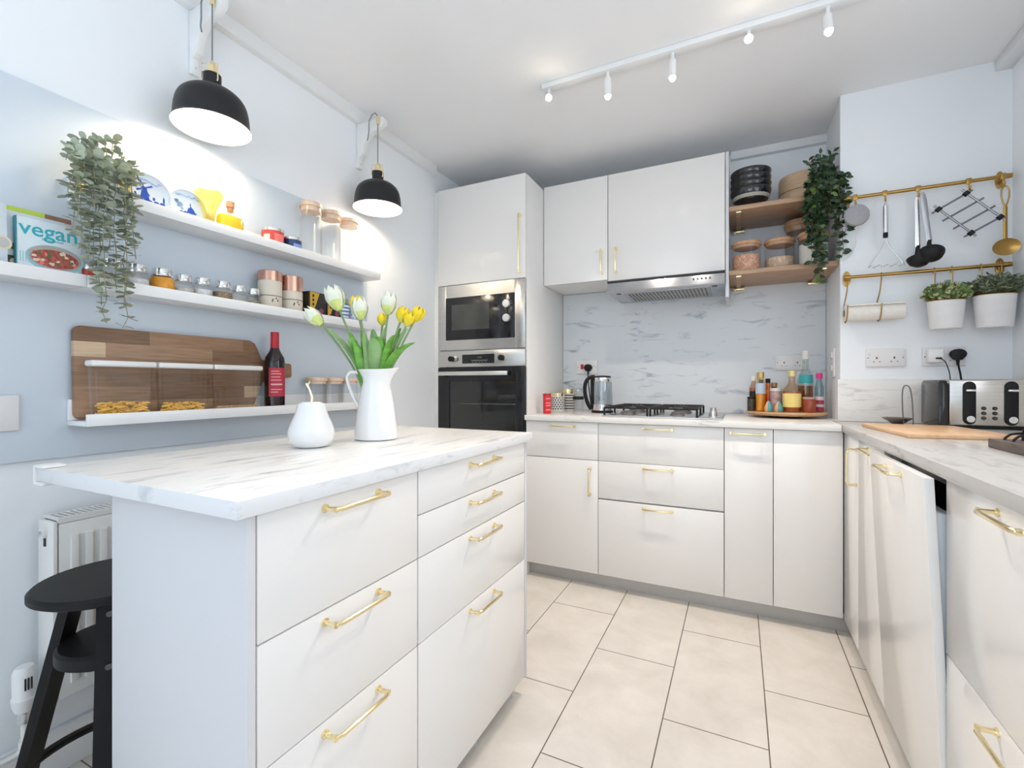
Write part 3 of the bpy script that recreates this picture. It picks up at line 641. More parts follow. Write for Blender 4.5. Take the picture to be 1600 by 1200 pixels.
# ---- middle ledge: books
def book(name, lab, x, y0, y1, z0, h, th, cov, spine, lean=.06, deco=None):
    o_ = (x, y0, z0); M = MX((x, y0, z0), 0, -lean, 0)
    t = thing(name, lab, 'book', o_)
    W_ = y1 - y0
    b = MB(o_); b.box(.0, 0, 0, .002, W_, h, m=M, bev=.0004); b.box(-th, 0, 0, -th + .002, W_, h, m=M, bev=.0004)
    if deco: deco(b, M, W_, h)
    b.done('cover', cov, t)
    MB(o_).box(-th + .0021, .003, .002, -.0001, W_ - .002, h - .002, m=M).done('pages', mat('paper', (.80, .77, .70), .8, var=.1, nscale=200, stretch=(1, 1, .01)), t)
    b = MB(o_); b.box(-th, -.001, 0, .002, .0025, h, m=M, bev=.0005); b.done('spine', spine, t); return t
TEAL = mat('teal_cover', (.0, .32, .36), .35); WCOV = mat('pale_cover', (.70, .80, .84), .3); MEAT = mat('food_red', (.40, .08, .06), .5, var=.5, nscale=120)
FGR = mat('food_green', (.10, .14, .04), .5, var=.4, nscale=100); BOWL = mat('print_bowl', (.42, .38, .36), .5); BLK = mat('print_dark', (.05, .03, .04), .5); TEALT = mat('teal_text', (.03, .42, .50), .4); LIME = mat('lime_print', (.55, .72, .08), .5); CREAMP = mat('cream_print', (.72, .62, .46), .5)
def deco_vegan(b, M, W_, h):
    T = M @ FACE_X((.0022, W_ * .50, h * .82)); b.text('vegan', .052, T, 1, bold=.0006)
    random.seed(5)
    b.text('family meals', .009, M @ FACE_X((.0022, W_ * .55, h * .68)), 1)
    def ell(cy, cz, ry, rz, mi, x=.0023, s=28, j=0):
        b.F([b.V((x, cy + ry * math.cos(q * 2 * PI / s) * (1 + random.uniform(-j, j)), cz + rz * math.sin(q * 2 * PI / s) * (1 + random.uniform(-j, j))), M) for q in range(s)], mi)
    ell(W_ * .58, h * .36, W_ * .46, h * .24, 6, .00222); ell(W_ * .58, h * .38, W_ * .43, h * .21, 2, .0023); ell(W_ * .58, h * .36, W_ * .38, h * .16, 3, .0024)
    for k in range(34): ell(W_ * (.58 + random.uniform(-.33, .33)), h * (.36 + random.uniform(-.11, .13)), random.uniform(.003, .007), random.uniform(.003, .006), random.choice((3, 4, 4, 5, 7)), .0025 + k * .00001, 8, .3)
    for k in range(4): b.box(.0022, .006 + k * .005, .035, .0026, .0075 + k * .005, .062, 6, m=M)
    b.box(.0022, .002, .002, .0025, W_ * .45, .012, 8, m=M)
book('cookbook', 'small cookbook titled vegan with teal spine and a bowl of food on its cover', -1.628, .512, .640, ZM, .150, .012, [WCOV, TEALT, BOWL, MEAT, FGR, CREAMP, mat('print_light_teal', (.30, .60, .66), .5), REDP, BLK], TEAL, deco=deco_vegan)
def deco2(b, M, W_, h):
    b.box(.0022, .0, .0, .0026, W_ * .9, h * .30, 1, m=M); random.seed(8)
    for k in range(12): c = (random.uniform(.1, .5) * W_, random.uniform(.2, .45) * h); b.F([b.V((.003 + k * .0001, c[0] + .010 * math.cos(q * PI / 4), c[1] + .009 * math.sin(q * PI / 4)), M) for q in range(8)], random.choice((2, 3, 3)))
book('cookbook', 'white cookbook with a dark food photo, standing just behind the vegan one', -1.645, .490, .615, ZM, .163, .013, [mat('white_cover', (.66, .74, .80), .35), BLK, FGR, CREAMP], BLK, deco=deco2)
def deco3(b, M, W_, h):
    b.box(.0022, 0, h * .92, .0028, W_ * .6, h, 1, m=M); b.box(.0022, W_ * .6, h * .93, .0028, W_, h, 2, m=M)
book('cookbook', 'hindmost cookbook with a lime green and brown top edge', -1.664, .497, .635, ZM, .180, .010, [mat('rosy_cover', (.74, .66, .66), .4), LIME, mat('brown_print', (.30, .16, .10), .5)], WCOV, deco=deco3)
def deco4(b, M, W_, h):
    for cy, cz, r_ in ((W_ * .93, h * .42, .018), (W_ * .93, h * .42, .013)): b.F([b.V((.0023 + (.0002 if r_ < .015 else 0), cy + r_ * math.cos(q * PI / 10), cz + r_ * math.sin(q * PI / 10)), M) for q in range(20)], 1 if r_ > .015 else 2)
book('cookbook', 'pale cookbook with a cream bowl print, cut by the left edge of the photo', -1.618, .36, .493, ZM, .170, .014, [mat('white_cover', (.66, .74, .80), .35), CREAMP, mat('grey_print', (.5, .5, .48), .5)], WCOV, deco=deco4)
tin('spice_tin', 'small red tin between the cookbooks and the first spice jar', (-1.632, .659, ZM), .014, .055, [mat('tomato_red', (.50, .05, .03), .5, var=.5, nscale=100)], SILV)
# spice jars
def spice(lab, y, cont, fill, r=.031, h=.084, seeds=None):
    t = thing('spice_jar', lab, 'jar', (SX + .005, y, ZM), 'spice jars on the middle ledge')
    b = MB(); b.lathe([(0, 0), (r * .8, 0), (r, .010), (r, h * .55), (r * .88, h * .70), (r * .72, h * .74)], seg=26); b.done('glass', GLS, t)
    if cont:
        b = MB(); f = fill; pr = [(0, .003), (r * .78, .003), (r * .95, .011), (r * .95, min(f, h * .55))]
        if f > h * .55: pr.append((r * .84, f))
        pr.append((0, f + .002)); b.lathe(pr, seg=22); b.done('contents', cont, t)
    b = MB(); b.lathe([(0, h * .72), (r * .84, h * .72), (r * .86, h * .76), (r * .76, h * .78), (r * .76, h * .97), (r * .72, h), (0, h)], seg=26); b.done('lid', CHROME, t); return t
SALT = speck('salt_white', (.80, .80, .80), (.66, .68, .70), 300)
spice('spice jar of mixed seeds behind the eucalyptus strands, first of the jars', .712, speck('mixed_seeds', (.30, .18, .08), (.62, .50, .30), 160), .035)
spice('spice jar of coarse white salt, left of the orange jar', .776, SALT, .04)
spice('spice jar of bright orange turmeric powder', .845, mat('turmeric', (.78, .33, .01), .6, var=.15, nscale=60), .058, .034, .086)
js = spice('spice jar of pale grains, just right of the orange one', .908, speck('pale_grain', (.60, .60, .56), (.74, .74, .72), 200), .035, .030, .080)
spice('spice jar of white sugar, second right of the orange one', .968, SALT, .042, .030, .082)
spice('spice jar of brown cumin seed filled nearly to its shoulder', 1.037, speck('cumin', (.24, .16, .08), (.45, .33, .18), 220), .046, .031, .084)
spice('spice jar of grey pepper between two brown ones', 1.098, speck('grey_pepper', (.40, .38, .34), (.60, .58, .52), 220), .028, .028, .080)
spice('spice jar of dried brown herbs, second from the copper canisters', 1.153, speck('dried_herb', (.26, .20, .11), (.48, .42, .24), 200), .032, .027, .080)
# copper/cream canisters
COP = mat('rose_gold', (.62, .36, .27), .22, .85); CREAM = mat('cream_card', (.72, .66, .56), .5)
def deco_can(b, r, h):
    for z in (.062,): b.lathe([(r + .0001, z), (r + .001, z), (r + .001, z + .0022), (r + .0001, z + .0022)], seg=30, mi=1)
    random.seed(int(h * 1000))
    for k in range(5): a = random.uniform(-.6, .2); z = random.uniform(.03, .055); patch(1, a, a + .10, z, z + .006, 1)(b, r, h)
for y, lab, lh in ((1.226, 'cream canister with a shallow rose gold lid on the middle ledge', .038), (1.322, 'cream canister with a deep rose gold lid, beside the black box', .062)):
    tin('tea_canister', lab, (SX, y, ZM), .043, .160, [CREAM, mat('ink_black', (.04, .04, .04), .5)], COP, 'canister', lidh=lh, dec=deco_can)
def teabox(lab, y0, y1, h=.112):
    o_ = (SX, (y0 + y1) / 2, ZM); b = MB(o_); x1 = SX + .036; b.box(SX - .04, y0, ZM, x1, y1, ZM + h, bev=.0008)
    W_ = y1 - y0; q = x1 + .0004
    b.F([b.V(p) for p in ((q, y0 + .006, ZM + .02), (q, y0 + W_ * .28, ZM + .03), (q, y0 + W_ * .62, ZM + h - .002), (q, y0 + .006, ZM + h - .002))], 1)
    for k in range(3): b.text('▪', .012, FACE_X((q + .0003, y0 + W_ * .26, ZM + h - .018 - k * .017)), 0) if 0 else b.box(q, y0 + W_ * .2, ZM + h - .022 - k * .018, q + .0006, y0 + W_ * .30, ZM + h - .011 - k * .018, 0)
    b.disc((q, y1 - W_ * .28, ZM + .035), (1, 0, 0), .012, 2, 12)
    b.F([b.V(p) for p in ((SX - .03, y0 - .0004, ZM + .02), (x1 - .008, y0 - .0004, ZM + .02), (x1 - .008, y0 - .0004, ZM + h - .01), (SX - .03, y0 - .0004, ZM + h - .01))], 3)  # dark brown panel on the box end
    return tag(b.done('tea_box', [mat('box_black', (.02, .016, .015), .4), mat('box_gold', (.60, .36, .04), .4), mat('box_plum', (.22, .05, .10), .5), mat('box_dark_brown', (.05, .035, .02), .5)]), lab, 'box')
teabox('black and gold tea box touching the rose gold canister', 1.378, 1.467)
teabox('black and gold tea box with a plum dot, next to the blue cup', 1.472, 1.552)
def cup(lab, y, r, h, pat):
    t = thing('cup', lab, 'cup', (SX, y, ZM)); b = MB(); b.lathe([(0, 0), (r * .8, 0), (r * .9, .004), (r, h), (r - .003, h), (r * .86, .006), (0, .006)], seg=28)
    if pat == 'stripe':
        for k in range(5): z = .02 + k * .016; rr = r * .9 + (r * .1) * z / h + .0006; b.lathe([(rr, z), (rr + .0003, z + .006)], seg=28, mi=1)
    else:
        random.seed(4)
        for k in range(60):
            a = random.uniform(-2, 1.5); z = random.uniform(.008, h - .012); rr = r * .9 + (r * .1) * z / h
            R_ = rr + .0008; b.F([b.V((R_ * math.cos(a + p), R_ * math.sin(a + p), z + q)) for p, q in ((0, 0), (.1, .004), (.16, .012), (.05, .008))], 1)
    b.done('bowl', [mat('cup_white', (.70, .76, .82), .2), mat('cup_blue', (.03, .12, .40), .3)], t); return t
cup('blue striped white cup partly behind the tulips on the middle ledge', 1.590, .036, .085, 'stripe')
cup('taller blue patterned cup at the right end of the middle ledge', 1.668, .036, .125, 'flower')
# ---- lowest ledge
o_ = (-1.66, .9, ZL); lean = MX((-1.686, 0, ZL), 0, -.035, 0)
t = thing('cutting_board', 'long striped acacia cutting board with handle leaning behind the pasta containers', 'cutting board', o_)
b = MB(o_); out = []
def arc(cx, cz, r, a0, a1, n=6): return [(cx + r * math.cos(math.radians(a0 + (a1 - a0) * k / n)), cz + r * math.sin(math.radians(a0 + (a1 - a0) * k / n))) for k in range(n + 1)]
out += arc(.660, .020, .018, 180, 270) + [(1.165, .002), (1.178, .02), (1.215, .105), (1.25, .128)] + arc(1.34, .138, .010, -90, 0, 4) + arc(1.34, .176, .010, 0, 90, 4) + [(1.255, .187), (1.215, .198), (1.20, .235), (1.188, .258), (1.168, .268)] + arc(.660, .250, .018, 90, 180)
b.prism(out, 0, .018, 'x', m=lean, bev=.002); b.done('board', ACACIA, t)
PASTA = mat('pasta_yellow', (.88, .52, .10), .5, var=.15)
def container(lab, y0, y1, lvl):
    o_ = ((-1.634 - 0, (y0 + y1) / 2, ZL)); t = thing('food_container', lab, 'container', o_, 'food containers on the lowest ledge'); b = MB(o_); h = .152
    x0, x1 = -1.643, -1.599; tp = .004
    def ring(z, ins): return [b.V(p) for p in ((x0 + ins, y0 + ins, z), (x1 - ins, y0 + ins, z), (x1 - ins, y1 - ins, z), (x0 + ins, y1 - ins, z))]
    A = ring(ZL, .008); B = ring(ZL + h, .003)
    b.F(A); [b.F([A[k], A[(k + 1) % 4], B[(k + 1) % 4], B[k]]) for k in range(4)]
    bmesh.ops.bevel(b.bm, geom=[e for e in b.bm.edges if abs((e.verts[0].co - e.verts[1].co).z) > .1], offset=.008, segments=4, affect='EDGES')
    b.done('box', PLA, t)
    b = MB(o_); b.box(x0 - .001, y0, ZL + h, x1 + .001, y1, ZL + h + .017, bev=.005, seg=3); b.done('lid', WHITEP, t)
    random.seed(int(y0 * 100)); b = MB(o_)
    if lvl > .03:
        for k in range(170):
            z = ZL + .004 + random.random() ** 1.3 * lvl; c = Vector((random.uniform(x0 + .014, x1 - .014), random.uniform(y0 + .02, y1 - .02), z)); a = random.uniform(-1.2, 1.2); e = random.uniform(-.3, .3)
            v = Vector((math.sin(a) * .25, math.cos(a), e)) * .011; b.tube([c - v, c + v], .0026, 6)
    else: b.box(x0 + .010, y0 + .012, ZL + .002, x1 - .010, y1 - .012, ZL + lvl, bev=.002)
    pa = b.done('contents', PASTA if lvl > .03 else speck('brown_grain', (.42, .26, .13), (.56, .38, .22), 200), t); pa['kind'] = 'stuff' if lvl > .03 else 'part'
    if lvl <= .03: del pa['kind']
container('clear white-lidded container of pasta, leftmost on the lowest ledge', .652, .812, .045)
container('clear white-lidded container of pasta, middle of the three', .818, .982, .038)
container('clear white-lidded container of brown grain, nearest the wine bottle', .988, 1.166, .027)
# wine bottle
wb = (-1.633, 1.240, ZL); t = thing('wine_bottle', 'dark red wine bottle with red label and red capsule on the lowest ledge', 'bottle', wb)
b = MB(); b.lathe([(0, .004), (.030, 0), (.0365, .006), (.0365, .185), (.034, .205), (.020, .230), (.0145, .245), (.0140, .300), (0, .300)], seg=32); b.done('glass', mat('wine_glass_dark', (.012, .004, .006), .06, spec=.6), t)
b = MB(); b.lathe([(.0145, .236), (.0155, .238), (.0152, .302), (.0145, .305), (0, .305)], seg=28); b.done('capsule', mat('capsule_red', (.50, .015, .03), .35), t)
b = MB(); patch(0, -1.25, .55, .055, .165, 12)(b, .0368, .3)
for z, s_ in ((.150, .7), (.140, .9), (.128, .8), (.116, .9), (.098, 1), (.080, 1), (.070, .6)): patch(1, -1.0 , -1.0 + 1.1 * s_, z, z + (.003 if z != .098 else .006), 5)(b, .0374, .3)
b.done('label', [mat('wine_label_red', (.50, .03, .06), .5), mat('wine_label_print', (.80, .45, .45), .5)], t)
def gjar(lab, y):
    t = thing('glass_jar', lab, 'jar', (-1.642, y, ZL), 'small glass jars on the lowest ledge'); r, h = .043, .115
    b = MB(); b.lathe([(0, 0), (r - .002, 0), (r, .004), (r, h)], seg=30); b.done('glass', GLS, t)
    b = MB(); b.lathe([(0, h - .012), (r - .003, h - .012), (r - .003, h), (r + .002, h + .001), (r + .002, h + .015), (0, h + .016)], seg=30); b.done('lid', LIDL, t); return t
gj = gjar('small glass jar with wood lid behind the pear ornament stem', 1.448)
dup(gj, (-1.642, 1.540, ZL), 'small glass jar with wood lid, middle one behind the jug handle'); dup(gj, (-1.642, 1.632, ZL), 'small glass jar with wood lid, mostly hidden behind the white jug')
# light switch
b = MB((-1.70, .45, 1.0)); b.box(-1.6998, .39, .963, -1.690, .537, 1.056, bev=.003); b.box(-1.690, .44, .995, -1.686, .475, 1.025, bev=.002)
tag(b.done('light_switch', SOCK), 'white switch plate on the left wall at the edge of the photo', 'switch')
# ================================================================ pendants
def pendant(lab, blab, y, zb):
    x = -1.57; o_ = (x, y, zb); t = thing('pendant_lamp', lab, 'lamp', o_, 'black pendant lamps')
    b = MB(); b.lathe([(p.x, p.y) for p in smooth([(.1150, 0, 0), (.1160, .001, 0), (.1100, .010, 0), (.1080, .050, 0), (.0990, .090, 0), (.076, .114, 0), (.050, .125, 0), (.030, .130, 0), (.0265, .138, 0), (.0265, .146, 0)], 3)] + [(.0265, .176), (.024, .178), (0, .178)], seg=64); sh = b.done('shade', LAMPB, t)
    b = MB(); b.lathe([(p.x, p.y) for p in smooth([(.1145, .0006, 0), (.1085, .010, 0), (.1060, .050, 0), (.0965, .088, 0), (.074, .1105, 0), (.05, .121, 0), (0, .124, 0)], 3)], seg=64); b.done('shade_lining', mat('lamp_lining_white', (.86, .85, .82), .5), sh)
    b = MB(); b.lathe([(0, .178), (.020, .178), (.020, .186), (.015, .190), (.015, .206), (.009, .212), (.006, .222), (0, .222)], seg=20)
    for a in (0, 2 * PI / 3, 4 * PI / 3):
        c, s_ = math.cos(a), math.sin(a); b.tube([(c * .020, s_ * .020, .182), (c * .029, s_ * .029, .178), (c * .030, s_ * .030, .155), (c * .027, s_ * .027, .150)], .0022, 6); b.tube([(c * .030, s_ * .030, .155), (c * .030, s_ * .030, .205), (c * .014, s_ * .014, .210)], .0018, 6)
    b.done('cap', BRASS, t)
    top = 2.345 - zb
    b = MB(); b.tube([(0, 0, .22), (0, 0, top)], .0026, 8)
    b.tube([(0, 0, top + .035), (-.012, -.004, top + .052), (-.03, -.006, top + .048), (-.050, -.006, top + .02), (-.053, -.004, top - .03), (-.060, -.002, top - .055), (-.078, .012, top - .058)], .0026, 8); b.done('cord', mat('cord_grey', (.22, .25, .26), .6), t)
    b = MB(); b.lathe([(0, top - .004), (.007, top - .004), (.008, top + .02), (.005, top + .034), (0, top + .034)], seg=14); b.done('cord_grip', BRASS, t)
    b = MB(); b.lathe([(0, .064), (.016, .067), (.026, .078), (.026, .090), (.018, .105), (.013, .115), (0, .115)], seg=20); b.done('bulb', emis('bulb_warm', (1, .86, .66), 30), t)
    l = bpy.data.lights.new('bulb_light', 'POINT'); l.energy = 2.6; l.color = (1, .83, .62); l.shadow_soft_size = .022
    lo = bpy.data.objects.new('bulb_light', l); C.objects.link(lo); lo.parent = t; lo.location = (0, 0, .052)
    # bracket
    o2 = (-1.70, y + .024, 2.2); b = MB(o2); pr = [(-1.7195, 2.165), (-1.700, 2.160), (-1.700, 2.215)]
    for k in range(7): a = k / 6 * PI / 2; pr.append((-1.700 + .022 + .085 * (1 - math.cos(a)), 2.225 + .100 * math.sin(a)))
    pr += [(-1.560, 2.335), (-1.543, 2.350), (-1.543, 2.372), (-1.555, 2.382), (-1.7195, 2.382)]
    b.prism(pr, y + .011, y + .038, 'y', bev=.002)
    bk = b.done('shelf_bracket', TRIM); tag(bk, blab, 'bracket', 'lamp brackets'); MB(o2).disc((-1.700, y + .024, 2.185), (1, 0, 0), .004, 0, 10).done('screw', CHROME, bk)
pendant('black pendant lamp with brass cap, nearer and larger in view', 'white wooden wall bracket holding the nearer pendant lamp', .96, 1.932)
pendant('black pendant lamp with brass cap, farther one near the oven cabinet', 'white wooden wall bracket holding the farther pendant lamp', 1.75, 1.932)
# ================================================================ ceiling track
O = (-.2, 1.975, 2.44); t = thing('track_light_rail', 'long white ceiling track carrying five spotlights', 'track light', O)
MB(O).box(-.80, 1.955, 2.417, .42, 1.997, 2.4395, bev=.002).done('rail', TRIM, t)
def spot(lab, x, aim, bright):
    o_ = (x, 1.975, 2.419); t = thing('spotlight', lab, 'spotlight', o_, 'spotlights on the ceiling track')
    b = MB(); b.tube([(0, 0, 0), (0, 0, -.028)], .007, 12); b.tube([(0, 0, -.024), (0, 0, -.032)], .010, 14); b.done('stem', WHITEP, t)
    d = Vector(aim).normalized(); h0 = Vector((0, 0, -.034)); r = .0145
    x_, y_, z_ = frame_of(d); M = Matrix((( x_.x, y_.x, d.x, h0.x), (x_.y, y_.y, d.y, h0.y), (x_.z, y_.z, d.z, h0.z), (0, 0, 0, 1)))
    b = MB(); b.lathe([(0, -.004), (r - .003, -.004), (r, 0), (r, .068), (r - .002, .068), (r - .003, .060), (0, .060)], seg=24, m=M); b.done('head', WHITEP, t)
    b = MB(); b.lathe([(0, .084), (r * .6, .080), (r * .85, .070), (r * .75, .0605), (0, .0605)], seg=20, m=M); b.done('bulb', emis('spot_hot' if bright else 'spot_soft', (1, .84, .62), 38 if bright else 38), t)
    l = bpy.data.lights.new('spot_beam', 'SPOT'); l.energy = 13 if bright else 21; l.color = WARM; l.spot_size = 1.5 if bright else 1.95; l.spot_blend = .8; l.shadow_soft_size = .018
    lo = bpy.data.objects.new('spot_beam', l); C.objects.link(lo); lo.parent = t; lo.location = h0 + d * .095; lo.rotation_euler = (-d).to_track_quat('Z', 'Y').to_euler()
spot('glaring spotlight at the left end of the ceiling track, turned to the camera', -.772, (.28, -.75, -.55), 1)
spot('white spotlight hanging straight down, second from the left on the track', -.503, (0, .03, -1), 0)
spot('white spotlight hanging straight down, middle of the five', -.239, (0, -.06, -1), 0)
spot('glaring spotlight turned to the camera, fourth from the left', .035, (-.02, -.8, -.5), 1)
spot('spotlight at the right end of the ceiling track, tilted slightly toward the room', .284, (0, -.30, -1), 0)
# ================================================================ island ornaments
pv = (-1.045, .905, .9145); t = thing('pear_ornament', 'white ceramic pear-shaped ornament with a gold stem on the island', 'ornament', pv)
b = MB(); b.lathe([(0, 0), (.036, 0), (.048, .006), (.0575, .022), (.0595, .038), (.0575, .050), (.052, .066), (.0445, .082), (.0395, .096), (.0365, .108), (.034, .117), (.024, .1215), (.006, .117), (0, .116)], seg=44); b.done('body', CERAM, t)
b = MB(); b.tube([(0, 0, .114), (.001, .001, .135), (-.004, -.002, .155), (-.011, -.005, .168), (-.012, -.005, .172)], [.0034, .003, .003, .0032, .0045], 8); b.tube([(-.010, -.004, .166), (-.004, -.002, .178)], .0022, 6); b.done('stem', BRASS, t)
jg = (-1.012, 1.122, .9145); t = thing('jug', 'white ceramic jug with handle holding the tulips on the island', 'jug', jg)
spd = Vector((.90, .436, 0)).normalized()
def spout(p):
    if p.z > .165:
        q = (p.z - .165) / .05; c = max(0, Vector((p.x, p.y, 0)).normalized().dot(spd)); p = p + spd * .016 * q * c ** 3 + Vector((0, 0, .006 * q * c ** 3)); sd = abs(Vector((p.x, p.y, 0)).normalized().dot(Vector((-spd.y, spd.x, 0))))
    return p
b = MB(); b.lathe([(0, 0), (.060, 0), (.0655, .003), (.066, .010), (.062, .050), (.056, .095), (.049, .135), (.043, .165), (.0415, .178), (.044, .192), (.052, .207), (.056, .2135), (.0545, .215), (.049, .207), (.041, .192), (.0385, .178), (.040, .16), (.05, .10), (.055, .06), (0, .055)], seg=48, fn=spout); b.done('body', CERAM, t)
hd = -spd; b = MB(); hp = [hd * .048 + Vector((0, 0, .198)), hd * .062 + Vector((0, 0, .208)), hd * .080 + Vector((0, 0, .208)), hd * .091 + Vector((0, 0, .196)), hd * .090 + Vector((0, 0, .178)), hd * .080 + Vector((0, 0, .150)), hd * .066 + Vector((0, 0, .118)), hd * .055 + Vector((0, 0, .098))]
b.tube(smooth(hp, 2), .0068, 10, flat=.75); b.done('handle', CERAM, t)
# tulips
PW = mat('petal_white', (.80, .84, .70), .5, var=.12, nscale=40, stretch=(1, 1, .4)); PG = mat('petal_lime', (.68, .78, .25), .5, var=.2, nscale=30); PY = mat('petal_yellow', (.90, .66, .01), .5, var=.15, nscale=40); PYG = mat('petal_yellow_green', (.70, .62, .05), .5, var=.2)
STM = mat('tulip_stem', (.22, .33, .14), .5, var=.2); LEAF = mat('tulip_leaf', (.13, .36, .04), .42, var=.35, nscale=18, stretch=(1, 1, 3)); LEAF2 = mat('tulip_leaf_pale', (.25, .42, .16), .45, var=.25, nscale=18)
jc = Vector(jg)
def tulip(lab, head, col, size, opening, tilt, leaves, rot):
    head = Vector(head); t = thing('tulip', lab, 'flower', head, 'tulips in the white jug')
    base = jc + Vector(((head.x - jc.x) * .10, (head.y - jc.y) * .10, .075)); neck = jc + Vector(((head.x - jc.x) * .30, (head.y - jc.y) * .30, .20))
    d = (head - neck).normalized(); hb = head - d * size * .5
    b = MB(head); b.tube(smooth([base, neck, neck.lerp(hb, .5) + Vector((0, 0, .008)), hb], 2), .0032, 8); b.done('stem', STM, t)
    ax = (d + Vector(tilt)).normalized(); x, y, z = frame_of(ax); M = Matrix(((x.x, y.x, z.x, hb.x), (x.y, y.y, z.y, hb.y), (x.z, y.z, z.z, hb.z), (0, 0, 0, 1)))
    b = MB(head); R = size * (.36 if col == 'w' else .42)
    for k in range(6):
        ph = rot + k * PI / 3; rad = R * (1 if k % 2 == 0 else .90)
        grid = []; nu, nv = 6, 8
        for j in range(nv + 1):
            v = j / nv; rp = rad * (math.sin(PI * min(1, (v * .80 + .06))) ** .75) + rad * opening * v * v
            wd = .68 * math.sin(PI * (.12 + .86 * v ** .85)) ** .55 if v < 1 else .02
            row = []
            for i in range(nu + 1):
                u = i / nu * 2 - 1; a = ph + u * wd * (1.15 if v < .7 else 1 ); zz = size * (v - .06 * abs(u) ** 1.5 * v)
                rr = rp * (1 - .06 * abs(u)); row.append(b.V((rr * math.cos(a), rr * math.sin(a), zz), M))
            grid.append(row)
        for j in range(nv):
            for i in range(nu): b.F([grid[j][i], grid[j][i + 1], grid[j + 1][i + 1], grid[j + 1][i]], 1 if j < (3 if k % 2 == 0 else 1) else 0)
    b.done('bloom', [PW, PG] if col == 'w' else [PY, PYG], t)
    for (lx, ly, lz, wd, mi) in leaves:
        b = MB(head); tip = Vector((lx, ly, lz)); dd = Vector((tip.x - jc.x, tip.y - jc.y, 0)); root = jc + dd * .18 + Vector((0, 0, .12)); rim = jc + dd.normalized() * min(.036, dd.length * .5) + Vector((0, 0, .212)) if dd.length > .02 else jc + Vector((0, 0, .212))
        pts = smooth([root, rim, rim.lerp(tip, .5) + Vector((0, 0, .02)), tip], 3); n = len(pts); sd = Vector((.90, .436, 0)) if abs(dd.normalized().dot(spd)) < .6 else Vector((-.436, .9, 0)) * .8 + spd * .5
        sd = sd.normalized(); prev = None
        for i, p in enumerate(pts):
            v = i / (n - 1); w_ = wd * 1.15 * (math.sin(PI * min(1, .15 + .85 * v)) ** .9); nn = (pts[min(i + 1, n - 1)] - pts[max(0, i - 1)]).normalized().cross(sd).normalized()
            cur = [b.V(p + sd * w_ * s_ + nn * w_ * .45 * (s_ * s_)) for s_ in (-1, -.5, 0, .5, 1)]
            if prev: [b.F([prev[q], prev[q + 1], cur[q + 1], cur[q]]) for q in range(4)]
            prev = cur
        b.done('leaf', LEAF2 if mi else LEAF, t)
def off(px, pz, dep=0):   # position beside the jug: px metres along the view-facing line, dep metres away from the viewer
    return (jc.x + spd.x * px - .436 * dep, jc.y + spd.y * px + .9 * dep, pz)
tulip('white tulip leaning farthest left out of the jug', off(-.190, 1.298), 'w', .072, .02, (-.35, -.2, .1), [off(-.150, 1.260) + (.015, 1), off(-.05, 1.262, .02) + (.015, 0)], .2)
tulip('large pointed white tulip, tallest on the left of the bunch', off(-.125, 1.350, -.01), 'w', .082, .16, (-.1, 0, .2), [off(-.075, 1.245, -.02) + (.017, 0), off(-.095, 1.225, .02) + (.014, 1)], .5)
tulip('yellow tulip half hidden behind a white one', off(-.072, 1.338, .03), 'y', .056, .0, (0, 0, .3), [off(-.02, 1.26, .03) + (.016, 1)], .1)
tulip('white tulip standing in front of the half-hidden yellow one', off(-.052, 1.318, -.01), 'w', .072, .0, (.1, 0, .3), [off(-.055, 1.215, -.035) + (.018, 0), off(-.03, 1.245, -.02) + (.014, 1)], .9)
tulip('white tulip with green-tipped petals rising upright right of centre', off(.040, 1.336, 0), 'w', .072, .10, (0, 0, .4), [off(.030, 1.262, .0) + (.015, 1), off(.012, 1.23, -.03) + (.020, 0)], .4)
tulip('small closed yellow tulip bud, lowest in the middle of the bunch', off(.014, 1.290, .02), 'y', .042, -.1, (0, 0, .5), [off(.0, 1.225, -.04) + (.021, 1)], .7)
tulip('yellow tulip right of the upright white one', off(.081, 1.302, 0), 'y', .052, .0, (.1, 0, .2), [off(.072, 1.262, .02) + (.014, 0)], .3)
tulip('yellow tulip in front, between two other yellow ones on the right', off(.103, 1.286, -.01), 'y', .048, .0, (.1, 0, .1), [off(.122, 1.212, -.01) + (.019, 0), off(.06, 1.235, -.02) + (.015, 0)], .6)
tulip('yellow tulip farthest right in the bunch', off(.128, 1.302, 0), 'y', .052, .02, (.1, 0, .2), [off(.090, 1.262, .03) + (.014, 1)], 0)
# ================================================================ back worktop items
ZB = .9115
tin('coffee_tin', 'slim red tin with pale print, leftmost on the back worktop', (-1.011, 2.555, ZB), .0235, .118, [mat('tin_red', (.66, .03, .04), .35), mat('tin_red_print', (.85, .30, .28), .5)], mat('tin_red_dark', (.45, .02, .03), .35), dec=many(*[patch(1, -1.5, .1, z, z + .006, 5) for z in (.02, .045, .06, .085)]))
def tri(b, r, h):
    n = 16
    for row in range(6):
        for k in range(n):
            a = 2 * PI * (k + .5 * (row % 2)) / n; z = .012 + row * .0135; R_ = r + .0008; w_ = PI / n * .85
            b.F([b.V((R_ * math.cos(a - w_), R_ * math.sin(a - w_), z + .010)), b.V((R_ * 1.003 * math.cos(a), R_ * 1.003 * math.sin(a), z)), b.V((R_ * math.cos(a + w_), R_ * math.sin(a + w_), z + .010))], 1)
TW = mat('canister_white', (.74, .72, .68), .4); TB = mat('canister_black', (.03, .03, .03), .4)
tin('patterned_canister', 'white canister with rows of black triangles and a gold lid', (-1.030, 2.79, ZB), .044, .118, [TW, TB], BRASS, 'canister', lidh=.022, dec=tri)
